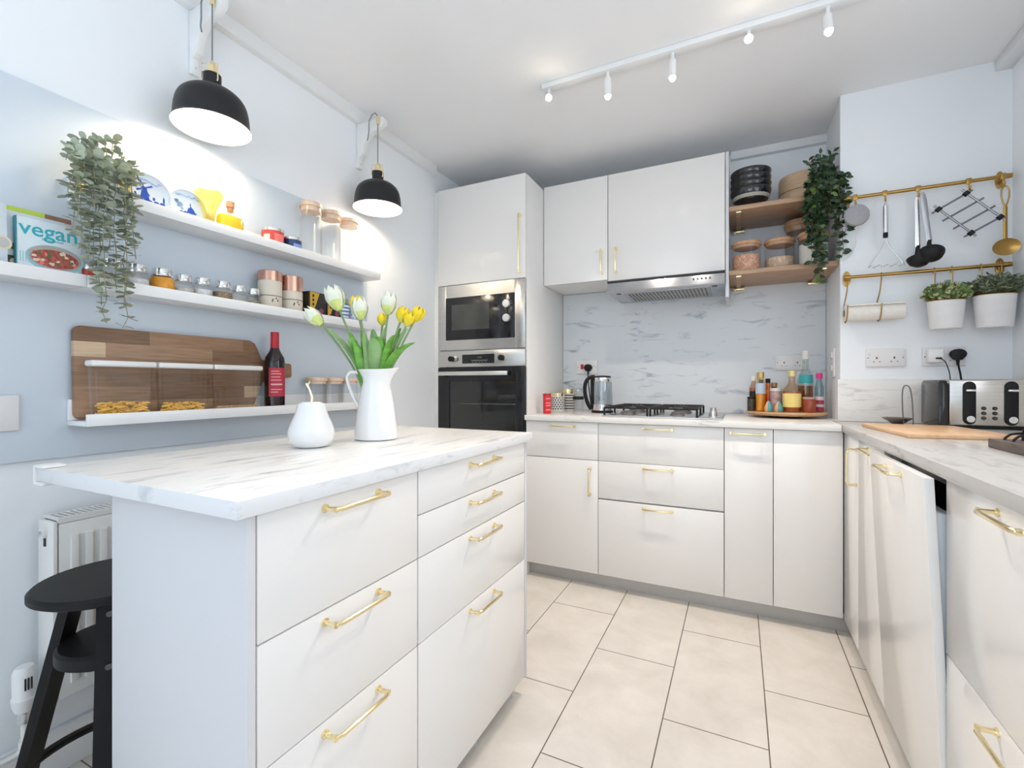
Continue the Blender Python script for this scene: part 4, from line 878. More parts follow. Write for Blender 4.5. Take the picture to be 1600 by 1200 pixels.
tin('patterned_canister', 'striped black and white canister with a gold lid behind the clip-top jar', (-1.003, 2.915, ZB), .043, .142, [TW, TB], BRASS, 'canister', lidh=.03, dec=lambda b, r, h: [b.lathe([(r + .0005, .012 + k * .017), (r + .0008, .0185 + k * .017)], seg=30, mi=1) for k in range(6)])
cj = (-.822, 2.56, ZB); t = thing('clip_top_jar', 'clear clip-top glass jar with a black band in front of the kettle', 'jar', cj)
b = MB(); b.lathe([(0, 0), (.028, 0), (.030, .004), (.030, .118), (.026, .128), (.024, .130), (.024, .12), (.028, .112), (.028, .006), (0, .006)], seg=28); b.done('glass', GLS, t)
b = MB(); b.lathe([(0, .150), (.022, .150), (.029, .142), (.029, .132), (0, .131)], seg=28); b.done('lid', glass('lid_glass', (.85, .87, .88), .2), t)
b = MB(); b.lathe([(.0306, .085), (.0312, .086), (.0312, .102), (.0306, .103)], seg=28); b.done('band', BLACKM, t)
kt = (-.747, 2.80, ZB); t = thing('electric_kettle', 'glass and steel electric kettle with black handle beside the hob', 'kettle', kt)
b = MB(); b.lathe([(0, 0), (.064, 0), (.066, .006), (.066, .012), (.060, .014), (0, .014)], seg=36); b.done('base', BLACKM, t)
b = MB(); b.lathe([(0, .015), (.062, .015), (.0625, .05), (.061, .052), (0, .052)], seg=36); b.done('steel_base', CHROME, t)
b = MB(); b.lathe([(.0615, .052), (.0605, .10), (.056, .185), (.0545, .185), (.0585, .10), (.0595, .054)], seg=36); b.done('glass', glass('kettle_glass', (.88, .91, .93), .10), t)
b = MB(); b.lathe([(.057, .185), (.0575, .186), (.055, .212), (0, .212)], seg=36); b.done('top_band', CHROME, t)
b = MB(); b.lathe([(0, .2125), (.053, .2125), (.050, .222), (0, .226)], seg=36); b.done('lid', BLACKM, t)
hv = Vector((-.93, -.37, 0)); b = MB()
b.tube(smooth([hv * .045 + Vector((0, 0, .218)), hv * .075 + Vector((0, 0, .216)), hv * .10 + Vector((0, 0, .19)), hv * .108 + Vector((0, 0, .14)), hv * .100 + Vector((0, 0, .09)), hv * .082 + Vector((0, 0, .04)), hv * .065 + Vector((0, 0, .02))], 2), .0115, 10); b.tube([hv * .060 + Vector((0, 0, .02)), hv * .060 + Vector((0, 0, .215))], .011, 10); b.done('handle', BLACKM, t)
# hob
hb_ = (-.36, 2.72, ZB); t = thing('gas_hob', 'stainless steel gas hob with black iron pan supports', 'hob', hb_)
MB(hb_).box(-.66, 2.455, ZB, -.070, 2.965, ZB + .008, bev=.003).done('plate', mat('hob_plate_steel', (.62, .61, .60), .25, 1, var=.03), t)
BUR = [(-.545, 2.59, .036), (-.545, 2.84, .045), (-.29, 2.59, .030), (-.29, 2.84, .045)]
for x, y, r in BUR:
    b = MB(hb_); b.lathe([(0, .008), (r + .008, .008), (r + .006, .016), (r, .018), (r, .024), (r - .006, .027), (0, .028)], (x, y, ZB), 28); b.done('burner', mat('burner_grey', (.20, .19, .18), .4, .6), t)
for x0, x1 in ((-.650, -.425), (-.410, -.185)):
    b = MB(hb_); z = ZB + .047; xm = (x0 + x1) / 2
    b.tube(smooth([(x0, 2.48, z - .006), (x0, 2.49, z), (x0, 2.94, z), (x0, 2.95, z - .006)], 1), .005, 8); b.tube([(x1, 2.48, z), (x1, 2.95, z)], .005, 8)
    b.tube([(x0, 2.48, z), (x1, 2.48, z)], .005, 8); b.tube([(x0, 2.95, z), (x1, 2.95, z)], .005, 8); b.tube([(x0, 2.715, z), (x1, 2.715, z)], .005, 8)
    for yc in (2.59, 2.84):
        for dx, dy in ((1, 0), (-1, 0), (0, 1), (0, -1)): b.tube([(xm + dx * .112 * (1 if dx else 0), yc + dy * (.11 if dy else 0), z), (xm + dx * .035, yc + dy * .035, z + .004)], .0048, 6)
    for x in (x0, x1):
        for y in (2.48, 2.715, 2.95): b.tube([(x, y, ZB + .008), (x, y, z)], .0055, 8)
    b.done('pan_support', BLACKM, t)
for y in (2.54, 2.66, 2.78, 2.90):
    b = MB(hb_); b.lathe([(0, .008), (.022, .008), (.022, .012), (.0175, .014), (.0165, .038), (0, .040)], (-.045 * y, y, ZB), 20); b.done('knob', CHROME, t)
# turntable tray
tr = (.222, 2.855, ZB); t = thing('turntable_tray', 'round wooden turntable tray carrying the sauce bottles', 'tray', tr)
b = MB(); b.lathe([(0, .006), (.11, .006), (.170, .012), (.184, .018), (.188, .024), (.186, .030), (0, .030)], seg=56); b.done('top', wood('tray_wood', (.50, .27, .12), (.68, .42, .22), (3, 3, 3), 6), t)
b = MB(); b.lathe([(0, 0), (.08, 0), (.08, .006), (0, .006)], seg=30); b.done('base', BLACKM, t)
ZT = ZB + .0305
def pot(name, lab, x, y, r, h, neck, body, cap, capr, label=None, cat='bottle', capn='cap', liq=None, lh=.6, sh=.62):
    t = thing(name, lab, cat, (x, y, ZT)); b = MB(); b.lathe([(0, 0), (r * .94, 0), (r, .004), (r, h * sh), (r * .85, h * (sh + .07)), (neck, h * (sh + .20)), (neck, h * .93), (0, h * .93)], seg=24); b.done('glass', body, t)
    if liq: b = MB(); b.lathe([(0, .003), (r * .92, .003), (r * .93, h * lh), (0, h * lh)], seg=20); b.done('liquid', liq, t)
    b = MB(); b.lathe([(0, h * .86), (capr, h * .86), (capr, h * .99), (capr * .9, h), (0, h)], seg=20); b.done(capn, cap, t)
    if label:
        for a0, a1, z0, z1, m_ in label:
            b = MB(); patch(0, a0, a1, z0 * h, z1 * h, 14)(b, r + .0002, h); b.done('label', m_, t)
    return t
def jar(lab, x, y, r, h, body, lid, label=None, lidr=1.0):
    t = thing('food_jar', lab, 'jar', (x, y, ZT)); b = MB(); b.lathe([(0, 0), (r * .95, 0), (r, .004), (r, h * .80), (r * .9, h * .86), (0, h * .86)], seg=24); b.done('jar_body', body, t)
    b = MB(); b.lathe([(0, h * .86), (r * lidr, h * .86), (r * lidr, h * .99), (0, h)], seg=24); b.done('lid', lid, t)
    if label:
        for a0, a1, z0, z1, m_ in label: b = MB(); patch(0, a0, a1, z0 * h, z1 * h, 14)(b, r + .0002, h); b.done('label', m_, t)
GOLDC = mat('cap_gold', (.60, .42, .14), .35, .7); KL = mat('label_black', (.015, .015, .017), .5); YL = mat('label_yellow', (.85, .68, .22), .5); BL = mat('label_pale_blue', (.45, .55, .66), .5); TL_ = mat('label_teal', (.05, .42, .45), .5); CAPW = mat('cap_white', (.80, .78, .74), .5)
FA = (-2.9, -.3)
jar('small black pepper jar at the left edge of the turntable', .060, 2.80, .0185, .075, mat('pepper_body', (.035, .032, .022), .4, var=.6, nscale=60), BLACKM)
pot('sauce_bottle', 'slim bottle with a black label behind the cork-topped yellow one', .074, 2.872, .021, .185, .010, glass('pink_glass', (.80, .62, .52), .08), CAPW, .011, [(*FA, .1, .56, KL)], liq=mat('rosy_vinegar', (.50, .22, .12), .3), lh=.66)
pot('oil_bottle', 'yellow dressing bottle with gold cap and pale blue label', .104, 2.79, .0235, .205, .016, glass('straw_glass', (.95, .82, .45), .08), GOLDC, .0175, [(*FA, .45, .72, BL)], liq=mat('dressing_yellow', (.72, .36, .03), .25), lh=.60, sh=.66)
pot('sauce_bottle', 'orange chilli sauce bottle with a black cap', .142, 2.86, .020, .172, .011, ORNG, BLACKM, .012, None, liq=mat('chilli_orange', (.75, .22, .02), .3), lh=.66, sh=.5)
pot('sauce_bottle', 'thin olive-green bottle with black cap behind the orange sauce', .112, 2.93, .015, .168, .009, glass('olive_glass', (.55, .55, .15), .08), BLACKM, .010, None, liq=mat('olive_oil', (.35, .32, .03), .3))
pot('sauce_bottle', 'short brown bottle at the back of the turntable, behind the white-lidded jar', .176, 2.955, .018, .150, .014, glass('brown_glass', (.35, .18, .08), .08), mat('cap_copper', (.45, .25, .14), .4, .6), .016, None, liq=mat('brown_sauce', (.12, .05, .02), .3))
jar('pink patterned jar with a white lid on the turntable', .178, 2.84, .029, .122, mat('jar_pink', (.50, .34, .32), .4, var=.35, nscale=40), CAPW)
for x, lab in ((.139, 'teal and peach pear-shaped shaker, left of the pair'), (.184, 'teal and peach pear-shaped shaker, right of the pair')):
    t = thing('salt_shaker', lab, 'shaker', (x, 2.745, ZT), 'pear shakers on the turntable'); b = MB(); b.lathe([(0, 0), (.017, 0), (.0205, .010), (.020, .022), (.014, .038), (.009, .050), (.004, .056), (0, .057)], seg=24)
    for f in b.bm.faces:
        if f.calc_center_median().x < -.004: f.material_index = 1
    b.done('body', [mat('shaker_teal', (.10, .33, .32), .25), mat('shaker_peach', (.72, .36, .22), .25)], t)
pot('sauce_bottle', 'broad bottle of red-brown sauce with a yellow label and gold cap', .245, 2.775, .042, .212, .015, glass('faint_amber_glass', (.93, .78, .62), .08), mat('cap_pale_gold', (.70, .60, .30), .35, .4), .0185, [(*FA, .12, .45, YL)], liq=mat('red_brown_sauce', (.38, .10, .03), .3), lh=.50, sh=.50)
pot('swing_top_bottle', 'tallest clear swing-top bottle with a teal label and amber liquid', .318, 2.895, .036, .318, .014, glass('aqua_glass', (.84, .92, .90), .10), CAPW, .016, [(-2.6, -.6, .46, .60, TL_)], liq=AMB, lh=.42, sh=.52, capn='stopper')
jar('squat jar of dark red jam at the front of the turntable', .320, 2.765, .0295, .078, mat('jam_red', (.28, .05, .02), .15), mat('jam_lid', (.45, .30, .25), .4))
pot('sauce_bottle', 'small bottle with bright pink and blue cap, far right on the turntable', .371, 2.835, .020, .198, .011, glass('blue_glass', (.60, .78, .82), .10), mat('cap_pink', (.75, .03, .25), .4), .0145, [(*FA, .02, .12, mat('label_red', (.50, .04, .08), .5)), (*FA, .13, .2, mat('label_pinkwhite', (.80, .60, .66), .5)), (*FA, .21, .30, mat('label_red', (.50, .04, .08), .5)), (*FA, .31, .40, mat('label_pinkwhite', (.80, .60, .66), .5))], liq=mat('plum_sauce', (.22, .03, .05), .3), lh=.3)
# sockets
def socket(lab, x0, x1, z0, z1, y, red=False, name='wall_socket'):
    o_ = ((x0 + x1) / 2, y, (z0 + z1) / 2); t = thing(name, lab, 'socket', o_); b = MB(o_); b.box(x0, y - .009, z0, x1, y - .0005, z1, bev=.003); b.done('face_plate', SOCK, t)
    zc = (z0 + z1) / 2; q = y - .0098
    for s_ in (-1, 1): b = MB(o_); b.disc((o_[0] + s_ * ((x1 - x0) / 2 - .008), y - .009, zc), (0, -1, 0), .0028, 0, 10, .0006); b.done('screw', mat('screw_dark', (.22, .20, .20), .4, .8), t)
    if not red:
        for s_ in (-1, 1):
            cx = o_[0] + s_ * .032; b = MB(o_); b.box(cx - .003, q, zc - .005, cx + .003, q + .002, zc + .004); 
            for dx in (-.011, .011): b.box(cx + dx - .003, q, zc - .019, cx + dx + .003, q + .002, zc - .016)
            b.done('pin_holes', mat('pin_hole', (.05, .04, .04), .6), t)
            b = MB(o_); b.box(o_[0] + s_ * .060 - .005, q - .002, zc + .010, o_[0] + s_ * .060 + .005, q + .002, zc + .028, bev=.001); b.done('rocker_switch', SOCK, t)
    else:
        b = MB(o_); b.box(x0 + .03, q - .003, zc - .013, x0 + .05, q + .002, zc + .020, bev=.002); b.done('rocker_switch', mat('switch_red', (.55, .01, .02), .35), t)
        b = MB(o_); b.box(x1 - .022, q, zc + .004, x1 - .018, q + .002, zc + .010); b.done('pin_holes', mat('pin_hole', (.12, .10, .10), .6), t)
    return t
def plug(lab, x, y, z, cordpts):
    t = thing('power_plug', lab, 'plug', (x, y, z)); b = MB((x, y, z)); b.prism([(x + dx, z + dz) for dx, dz in [(.027 * math.cos(PI / 8 * k), .003 + .022 * math.sin(PI / 8 * k)) for k in range(-1, 10)] + [(-.012, -.022), (.012, -.022)]], y - .028, y, 'y', bev=.004); b.done('plug_body', BLACKM, t)
    b = MB((x, y, z)); b.tube(smooth([(x, y - .014, z - .020)] + cordpts, 2), .0036, 8); b.tube([(x, y - .014, z - .018), (x, y - .014, z - .045)], [.007, .0045], 8); b.done('cord', BLACKM, t)
socket('white cooker switch with a red rocker behind the kettle', -.985, -.842, 1.152, 1.243, 3.038, True, 'cooker_switch')
plug('black plug and cord of the kettle in the cooker switch', -.900, 3.028, 1.192, [(-.90, 3.01, 1.13), (-.88, 2.99, 1.0), (-.85, 2.93, .925), (-.80, 2.88, .92)])
socket('white double socket on the marble behind the tall swing-top bottle', .190, .335, 1.162, 1.248, 3.038)
b = MB((.43, 2.83, 1.17)); b.box(.421, 2.765, 1.120, .4298, 2.85, 1.265, bev=.003); b.box(.416, 2.79, 1.215, .4215, 2.825, 1.245, bev=.001); b.box(.416, 2.79, 1.15, .4215, 2.825, 1.18, bev=.001)
tag(b.done('light_switch', SOCK), 'white switch plate on the alcove side wall right of the bottles', 'switch')
socket('white empty double socket above the upstand, left of the plugged one', .527, .670, 1.163, 1.245, 2.65)
socket('white double socket with charger and black plug, above the toaster', .729, .874, 1.163, 1.245, 2.65)
t = thing('usb_charger', 'white charger plug with a thin black cable in the right socket', 'charger', (.765, 2.64, 1.205)); b = MB((.765, 2.64, 1.205)); b.box(.740, 2.605, 1.178, .792, 2.6402, 1.236, bev=.006); b.done('plug_body', WHITEP, t)
b = MB((.765, 2.64, 1.205)); b.tube(smooth([(.772, 2.602, 1.196), (.785, 2.59, 1.19), (.80, 2.60, 1.165), (.815, 2.615, 1.12), (.82, 2.625, 1.02), (.82, 2.625, .92)], 2), .002, 6); b.box(.764, 2.596, 1.193, .782, 2.606, 1.199); b.done('cable', BLACKM, t)
plug('black toaster plug with its cord in the right socket', .843, 2.640, 1.210, [(.843, 2.62, 1.16), (.850, 2.618, 1.12), (.86, 2.62, 1.0), (.86, 2.622, .93)])
# ================================================================ oak shelf items
z2 = 2.0075
BB = mat('bowl_black', (.012, .012, .014), .10, coat=.5)
ringm = mat('bowl_grey_band', (.45, .43, .38), .4)
def bowl(lab, k, band):
    z = z2 + (.024 + .032 * k if k else 0); o_ = (.058, 2.787, z); b = MB()
    R = .098; q_ = 1.0 if k else 1.3
    pr = [(0, 0), (.045, 0), (.047, .008), (R * .70, .026), (R * .93, .050), (R, .070), (R * .985, .078), (R * .96, .078), (R * .955, .068), (R * .88, .050), (R * .64, .030), (0, .020)]
    pr = [(r_, z_ * q_) for r_, z_ in pr]
    b.lathe(pr, seg=48)
    if band: b.lathe([(R * .82, .0362), (R * .90, .0445)], seg=48, mi=1) if 0 else b.lathe([(R * .83, .048), (R * .90, .0585), (R * .925, .0635)], seg=48, mi=1, fn=lambda p: p + Vector((p.x, p.y, 0)).normalized() * .0012)
    b2 = b.done('bowl', [BB, ringm]); b2.location = o_; tag(b2, lab, 'bowl', 'black bowls on the upper oak shelf')
bowl('lowest black bowl of the stack, with a pale band round it', 0, True)
bowl('second black bowl from the bottom of the stack', 1, False); bowl('third black bowl from the bottom of the stack', 2, False); bowl('topmost black bowl of the stack on the oak shelf', 3, False)
t = thing('bamboo_steamer', 'round pale bamboo steamer on the upper oak shelf', 'steamer', (.308, 2.92, z2))
b = MB(); b.lathe([(0, 0), (.110, 0), (.111, .003), (.111, .086), (.109, .089), (0, .089)], seg=48); b.done('basket', BAMB, t)
b = MB(); b.lathe([(0, .0905), (.112, .0905), (.113, .094), (.113, .165), (.110, .175), (.085, .186), (0, .190)], seg=48); b.done('lid', BAMB, t)
z1s = 1.6745
def sjar(lab, x, y, r, h, cont, fill):
    t = thing('storage_jar', lab, 'jar', (x, y, z1s), 'glass jars on the lower oak shelf'); b = MB(); b.lathe([(0, 0), (r - .003, 0), (r, .005), (r, h * .86)], seg=36); b.done('glass', GLS, t)
    b = MB(); b.lathe([(0, .006), (r - .005, .006), (r - .004, .012), (r - .004, fill), (0, fill + .004)], seg=30); b.done('contents', cont, t)
    b = MB(); b.lathe([(0, h * .80), (r - .010, h * .80), (r - .004, h * .84), (r - .003, h * .88), (r + .003, h * .89), (r + .003, h * .96), (r - .002, h), (0, h)], seg=36); b.done('lid', LIDW, t)
sjar('glass jar of pink lentils with a wooden lid, left end of the lower oak shelf', .036, 2.775, .070, .158, speck('lentils', (.60, .30, .18), (.80, .52, .38), 110), .085)
sjar('glass jar of pale oats with a wooden lid, second on the lower oak shelf', .192, 2.80, .070, .160, speck('oats', (.60, .42, .28), (.78, .62, .46), 90), .062)
sjar('glass jar of white flour in front of the tallest jar', .338, 2.775, .066, .170, mat('flour', (.82, .79, .74), .9, var=.03), .110)
sjar('tallest wooden-lidded glass jar at the back of the lower oak shelf', .300, 2.945, .075, .285, speck('oats', (.60, .42, .28), (.78, .62, .46), 90), .03)
# ivy
IV = mat('ivy_leaf', (.014, .045, .014), .35, var=.6, nscale=25); IVL = mat('ivy_leaf_pale', (.10, .16, .03), .4, var=.4, nscale=25); IVS = mat('ivy_stem', (.12, .08, .03), .6)
iv = (.365, 2.738, z2); t = thing('trailing_ivy', 'dark green trailing plant hanging from the upper oak shelf', 'plant', iv)
b = MB(); b.lathe([(0, 0), (.030, 0), (.036, .055), (.037, .06), (.032, .06), (.030, .05), (0, .05)], seg=24); b.done('pot', mat('ivy_pot_brown', (.20, .12, .07), .5), t)
random.seed(21); bl = MB(iv); bs = MB(iv)
for k in range(40):
    ye = 2.635 + random.uniform(-.03, .035); xe = random.uniform(.29, .46) if k > 5 else random.uniform(.30, .36)
    ze = random.uniform(1.74, 1.95) if k > 8 else random.uniform(1.54, 1.70)
    if xe > .40 and k > 8: ze = max(ze, 1.74)
    if k < 6: xe = random.uniform(.315, .375)
    zt = z2 + random.uniform(.06, .12); xm = .365 + (xe - .365) * .9
    pts = [Vector((.365, 2.735, z2 + .05)), Vector((.365 + (xm - .365) * .5, 2.70, zt)), Vector((xm, ye, zt - .05))]
    n = max(2, int((zt - .05 - ze) / .04)); pts += [Vector((xm + (xe - xm) * q / n + random.uniform(-.008, .008), ye + random.uniform(-.006, .006), zt - .05 + (ze - zt + .05) * q / n)) for q in range(1, n + 1)]
    bs.tube(pts, .0012, 5)
    for p, q in zip(pts[1:], pts[2:]):
        L = (q - p).length; s_ = 0
        while s_ < L:
            c = p.lerp(q, s_ / L); a = random.uniform(0, 6.28); d = Vector((math.cos(a), math.sin(a) * .8 - .2, random.uniform(-.8, .35))); sz = random.uniform(.026, .037)
            if c.x > .44 and c.y > 2.62: c.y = 2.61
            bl.leaf(c, d, (random.uniform(-.5, .5), -1, random.uniform(-.6, .4)), sz, sz * .56, mi=1 if random.random() < (.5 if c.z < 1.62 else .08) else 0, droop=.15); s_ += random.uniform(.014, .022)
for k in range(14):
    a = random.uniform(0, PI * 2); p0 = Vector((.365, 2.70, z2 + .06)); p1 = p0 + Vector((math.cos(a) * random.uniform(.03, .08), -abs(math.sin(a)) * .06, random.uniform(.05, .13)))
    if p1.x > .42: p1.y = min(p1.y, 2.62)
    bs.tube([p0, p1], .0012, 5)
    for q in range(7): c = p0.lerp(p1, .3 + .7 * q / 6); a2 = random.uniform(0, 6.28); bl.leaf(c, (math.cos(a2), -.3, random.uniform(-.1, .9)), (random.uniform(-.4, .4), -1, 0), random.uniform(.022, .03), .015)
bl.done('foliage', [IV, IVL], t); bs.done('stems', IVS, t)
# ================================================================ rails on the alcove wall
def rail(lab, z, x0, x1):
    o_ = ((x0 + x1) / 2, 2.61, z); t = thing('utensil_rail', lab, 'rail', o_)
    b = MB(o_); b.tube([(x0, 2.605, z), (x1, 2.605, z)], .0078, 12); b.tube([(x0 - .004, 2.605, z), (x0 + .006, 2.605, z)], .010, 12); b.tube([(x1 - .006, 2.605, z), (x1 + .004, 2.605, z)], .010, 12); b.done('bar', GOLD, t)
    for x in (x0 + .014, x1 - .018):
        b = MB(o_); b.prism([(x + .015 * math.cos(a * PI / 8), z + .036 * math.sin(a * PI / 8)) for a in range(16)], 2.644, 2.6498, 'y', bev=.001); b.tube([(x, 2.645, z), (x, 2.605, z)], .007, 10); b.tube([(x - .009, 2.605, z), (x + .009, 2.605, z)], .0105, 12); b.done('mount', GOLD, t)
rail('upper gold utensil rail on the alcove wall', 1.937, .440, 1.0)
rail('lower gold rail holding the kitchen roll and planters', 1.575, .440, 1.0)
def hook(o_, x, z, parent=None, drop=.035):
    b = MB(o_); b.tube([(x + 0, 2.605 + .0095 * math.cos(a * PI / 8), z + .0095 * math.sin(a * PI / 8)) for a in range(16)], .0028, 6, closed=True); b.box(x - .009, 2.592, z - .014, x + .009, 2.600, z + .010, bev=.002)
    b.tube(smooth([(x, 2.596, z - .012), (x, 2.596, z - drop), (x, 2.590, z - drop - .009), (x, 2.582, z - drop - .003), (x, 2.581, z - drop + .008)], 2), .0028, 6); return b
for x, nmk in ((.478, 'speaker'), (.586, 'potato masher'), (.702, 'ladles'), (.868, 'wire trivet'), (.974, 'gold ladle')):
    o_ = (x, 2.6, 1.937); tag(hook(o_, x, 1.937).done('rail_hook', GOLD), 'gold hook on the upper rail carrying the ' + nmk, 'hook', 'hooks on the upper rail')
o_ = (.478, 2.575, 1.86); t = thing('smart_speaker', 'round grey fabric speaker puck hanging from the upper rail', 'speaker', o_)
b = MB(o_); M = MX((.478, 2.57, 1.845), PI / 2, 0, 0); b.lathe([(0, .020), (.030, .019), (.046, .010), (.049, 0), (.046, -.012), (.030, -.018), (0, -.018)], seg=40, m=M); b.done('body', mat('speaker_fabric', (.36, .36, .38), .9, var=.1, nscale=300), t)
b = MB(o_); b.tube(smooth([(.480, 2.585, 1.80), (.487, 2.62, 1.76), (.485, 2.64, 1.72), (.468, 2.644, 1.68), (.445, 2.645, 1.665), (.436, 2.645, 1.66)], 2), .0018, 6); b.done('cable', WHITEP, t)
b = MB(o_); b.tube([(.478, 2.583, 1.893), (.478, 2.583, 1.900)], .004, 8); b.done('hanging_tab', GOLD, t)
# masher
o_ = (.586, 2.585, 1.6); t = thing('potato_masher', 'steel potato masher with a wavy wire end hanging on the upper rail', 'masher', o_)
b = MB(o_); b.tube([(.586, 2.585, 1.875), (.586, 2.585, 1.755)], .0095, 14); b.tube([(.586, 2.585, 1.889), (.586, 2.585, 1.874)], [.003, .006], 10); b.tube([(.586 + .006 * math.cos(a * PI / 6), 2.585, 1.893 + .007 * math.sin(a * PI / 6)) for a in range(12)], .0016, 6, closed=True); b.done('handle', CHROME, t)
b = MB(o_); b.tube([(.586, 2.585, 1.757), (.586, 2.585, 1.733)], .009, 14); b.done('ferrule', BLACKM, t)
b = MB(o_)
for s_ in (-1, 1): b.tube(smooth([(.586 + s_ * .004, 2.585, 1.735), (.586 + s_ * .005, 2.585, 1.705), (.586 + s_ * .058, 2.580, 1.620), (.586 + s_ * .062, 2.575, 1.605)], 2), .0028, 8)
b.tube([(.524 + .124 * k / 40, 2.575 - .022 * math.sin(k * PI / 5), 1.606 + .004 * math.cos(k * PI / 5)) for k in range(41)], .0022, 6); b.done('wire_head', CHROME, t)
# ladles
def ladle(lab, xt, xb, y, zb, metal):
    o_ = (xt, y, zb); t = thing('ladle', lab, 'ladle', o_); b = MB(o_)
    top = Vector((xt, y, 1.895)); bot = Vector((xb, y, zb + .058))
    d = (bot - top); M_ = [top.lerp(bot, q / 8) for q in range(9)]
    b.tube(M_, [.0025, .0034, .0033, .0031, .0030, .003, .003, .003, .003], 10, flat=3.4); b.tube([(xt + .007 * math.cos(a * PI / 6), y, 1.893 + .010 * math.sin(a * PI / 6)) for a in range(12)], .002, 6, closed=True); b.done('handle', metal, t)
    b = MB(o_); M2 = MX((xb, y - .022, zb), math.radians(-28) if xb > .70 else math.radians(-12), math.radians(10 if xb > .7 else -10), 0)
    b.lathe([(0, -.034), (.021, -.030), (.037, -.016), (.044, .004), (.044, .011), (.042, .011), (.040, .003), (.032, -.013), (0, -.030)], seg=28, m=M2); b.tube([bot + Vector((0, 0, .006)), Vector((xb, y + .006, zb + .012))], [.0065, .011], 10); b.done('ladle_bowl', BLACKM, t)
ladle('black-headed ladle with bright steel handle, hanging behind and left', .700, .700, 2.592, 1.622, CHROME)
ladle('black-headed ladle with dark steel handle, hanging in front and right', .708, .730, 2.562, 1.634, mat('dark_chrome', (.45, .45, .46), .2, 1))
# trivet
o_ = (.86, 2.585, 1.70); t = thing('wire_trivet', 'steel rod trivet hanging as a tilted square on the upper rail', 'trivet', o_)
GREYS = mat('trivet_steel', (.28, .28, .29), .3, 1)
cx, cz = .862, 1.797
def q2(u, v): 
    e1 = Vector((.86, 0, .50)); e2 = Vector((-.66, 0, .75)); e2 = Vector((-.60, 0, .66)); return Vector((cx, 2.585, cz)) + e1 * u + e2 * v
b = MB(o_)
for v in (-.088, -.030, .028, .086): b.tube([q2(-.076, v), q2(.076, v)], .0040, 8)
b.done('long_rods', GREYS, t); b = MB(o_)
for u in (-.052, .052): b.tube([q2(u, -.112) + Vector((0, -.007, 0)), q2(u, .112) + Vector((0, -.007, 0))], .0046, 8)
b.done('cross_rods', GREYS, t)
for u in (-.052, .052):
    for v in (-.088, .086): b = MB(o_); b.tube([q2(u, v - .010) + Vector((0, -.004, 0)), q2(u, v + .010) + Vector((0, -.004, 0))], .0115, 8); b.done('rubber_cap', BLACKM, t)
# gold ladle
o_ = (.974, 2.575, 1.63); t = thing('skimmer', 'gold skimmer spoon hanging at the right end of the upper rail', 'skimmer', o_); b = MB(o_)
b.tube(smooth([(.974, 2.58, 1.80), (.962, 2.58, 1.84), (.962, 2.58, 1.878), (.974, 2.58, 1.892), (.986, 2.58, 1.878), (.986, 2.58, 1.84), (.974, 2.58, 1.80)], 2), .003, 8); b.tube([(.974, 2.58, 1.805), (.974, 2.58, 1.668)], .0034, 10, flat=2.1); b.done('handle', GOLD, t)
b = MB(o_); b.lathe([(0, -.012), (.026, -.009), (.042, 0), (.043, .002), (.025, -.006), (0, -.009)], seg=32, m=MX((.974, 2.572, 1.640), PI / 2 + .25, 0, 0) @ Matrix.Diagonal((1, .78, 1, 1))); b.done('spoon_bowl', GOLD, t)
# kitchen roll
o_ = (.53, 2.59, 1.41); t = thing('kitchen_roll_holder', 'gold wire holder with two loops hanging from the lower rail', 'kitchen roll holder', o_)
for x in (.452, .575):
    b = MB(o_); b.tube(smooth([(x, 2.612, 1.575), (x, 2.605, 1.586), (x, 2.597, 1.575), (x - .006, 2.592, 1.50), (x - .010, 2.640, 1.45), (x - .010, 2.640, 1.40), (x - .010, 2.605, 1.358), (x - .010, 2.562, 1.385), (x - .010, 2.550, 1.44)], 2), .0026, 8); b.done('wire_loop', GOLD, t)
o_ = (.53, 2.597, 1.41); t = thing('kitchen_roll', 'white kitchen paper roll hanging in gold loops under the lower rail', 'kitchen roll', o_)
b = MB(o_); M = MX((.437, 2.597, 1.408), 0, PI / 2, 0); b.lathe([(.016, 0), (.036, 0), (.036, .215), (.016, .215), (.016, 0)], seg=36, m=M); b.box(.445, 2.560, 1.436, .652, 2.630, 1.4445, bev=.003); b.done('paper', mat('paper_white', (.82, .79, .74), .9, bump=.3, nscale=60), t)
b = MB(o_); b.lathe([(.0155, -.002), (.0155, .217), (.0145, .217), (.0145, -.002)], seg=24, m=M); b.done('core', mat('cardboard', (.40, .30, .22), .9), t)
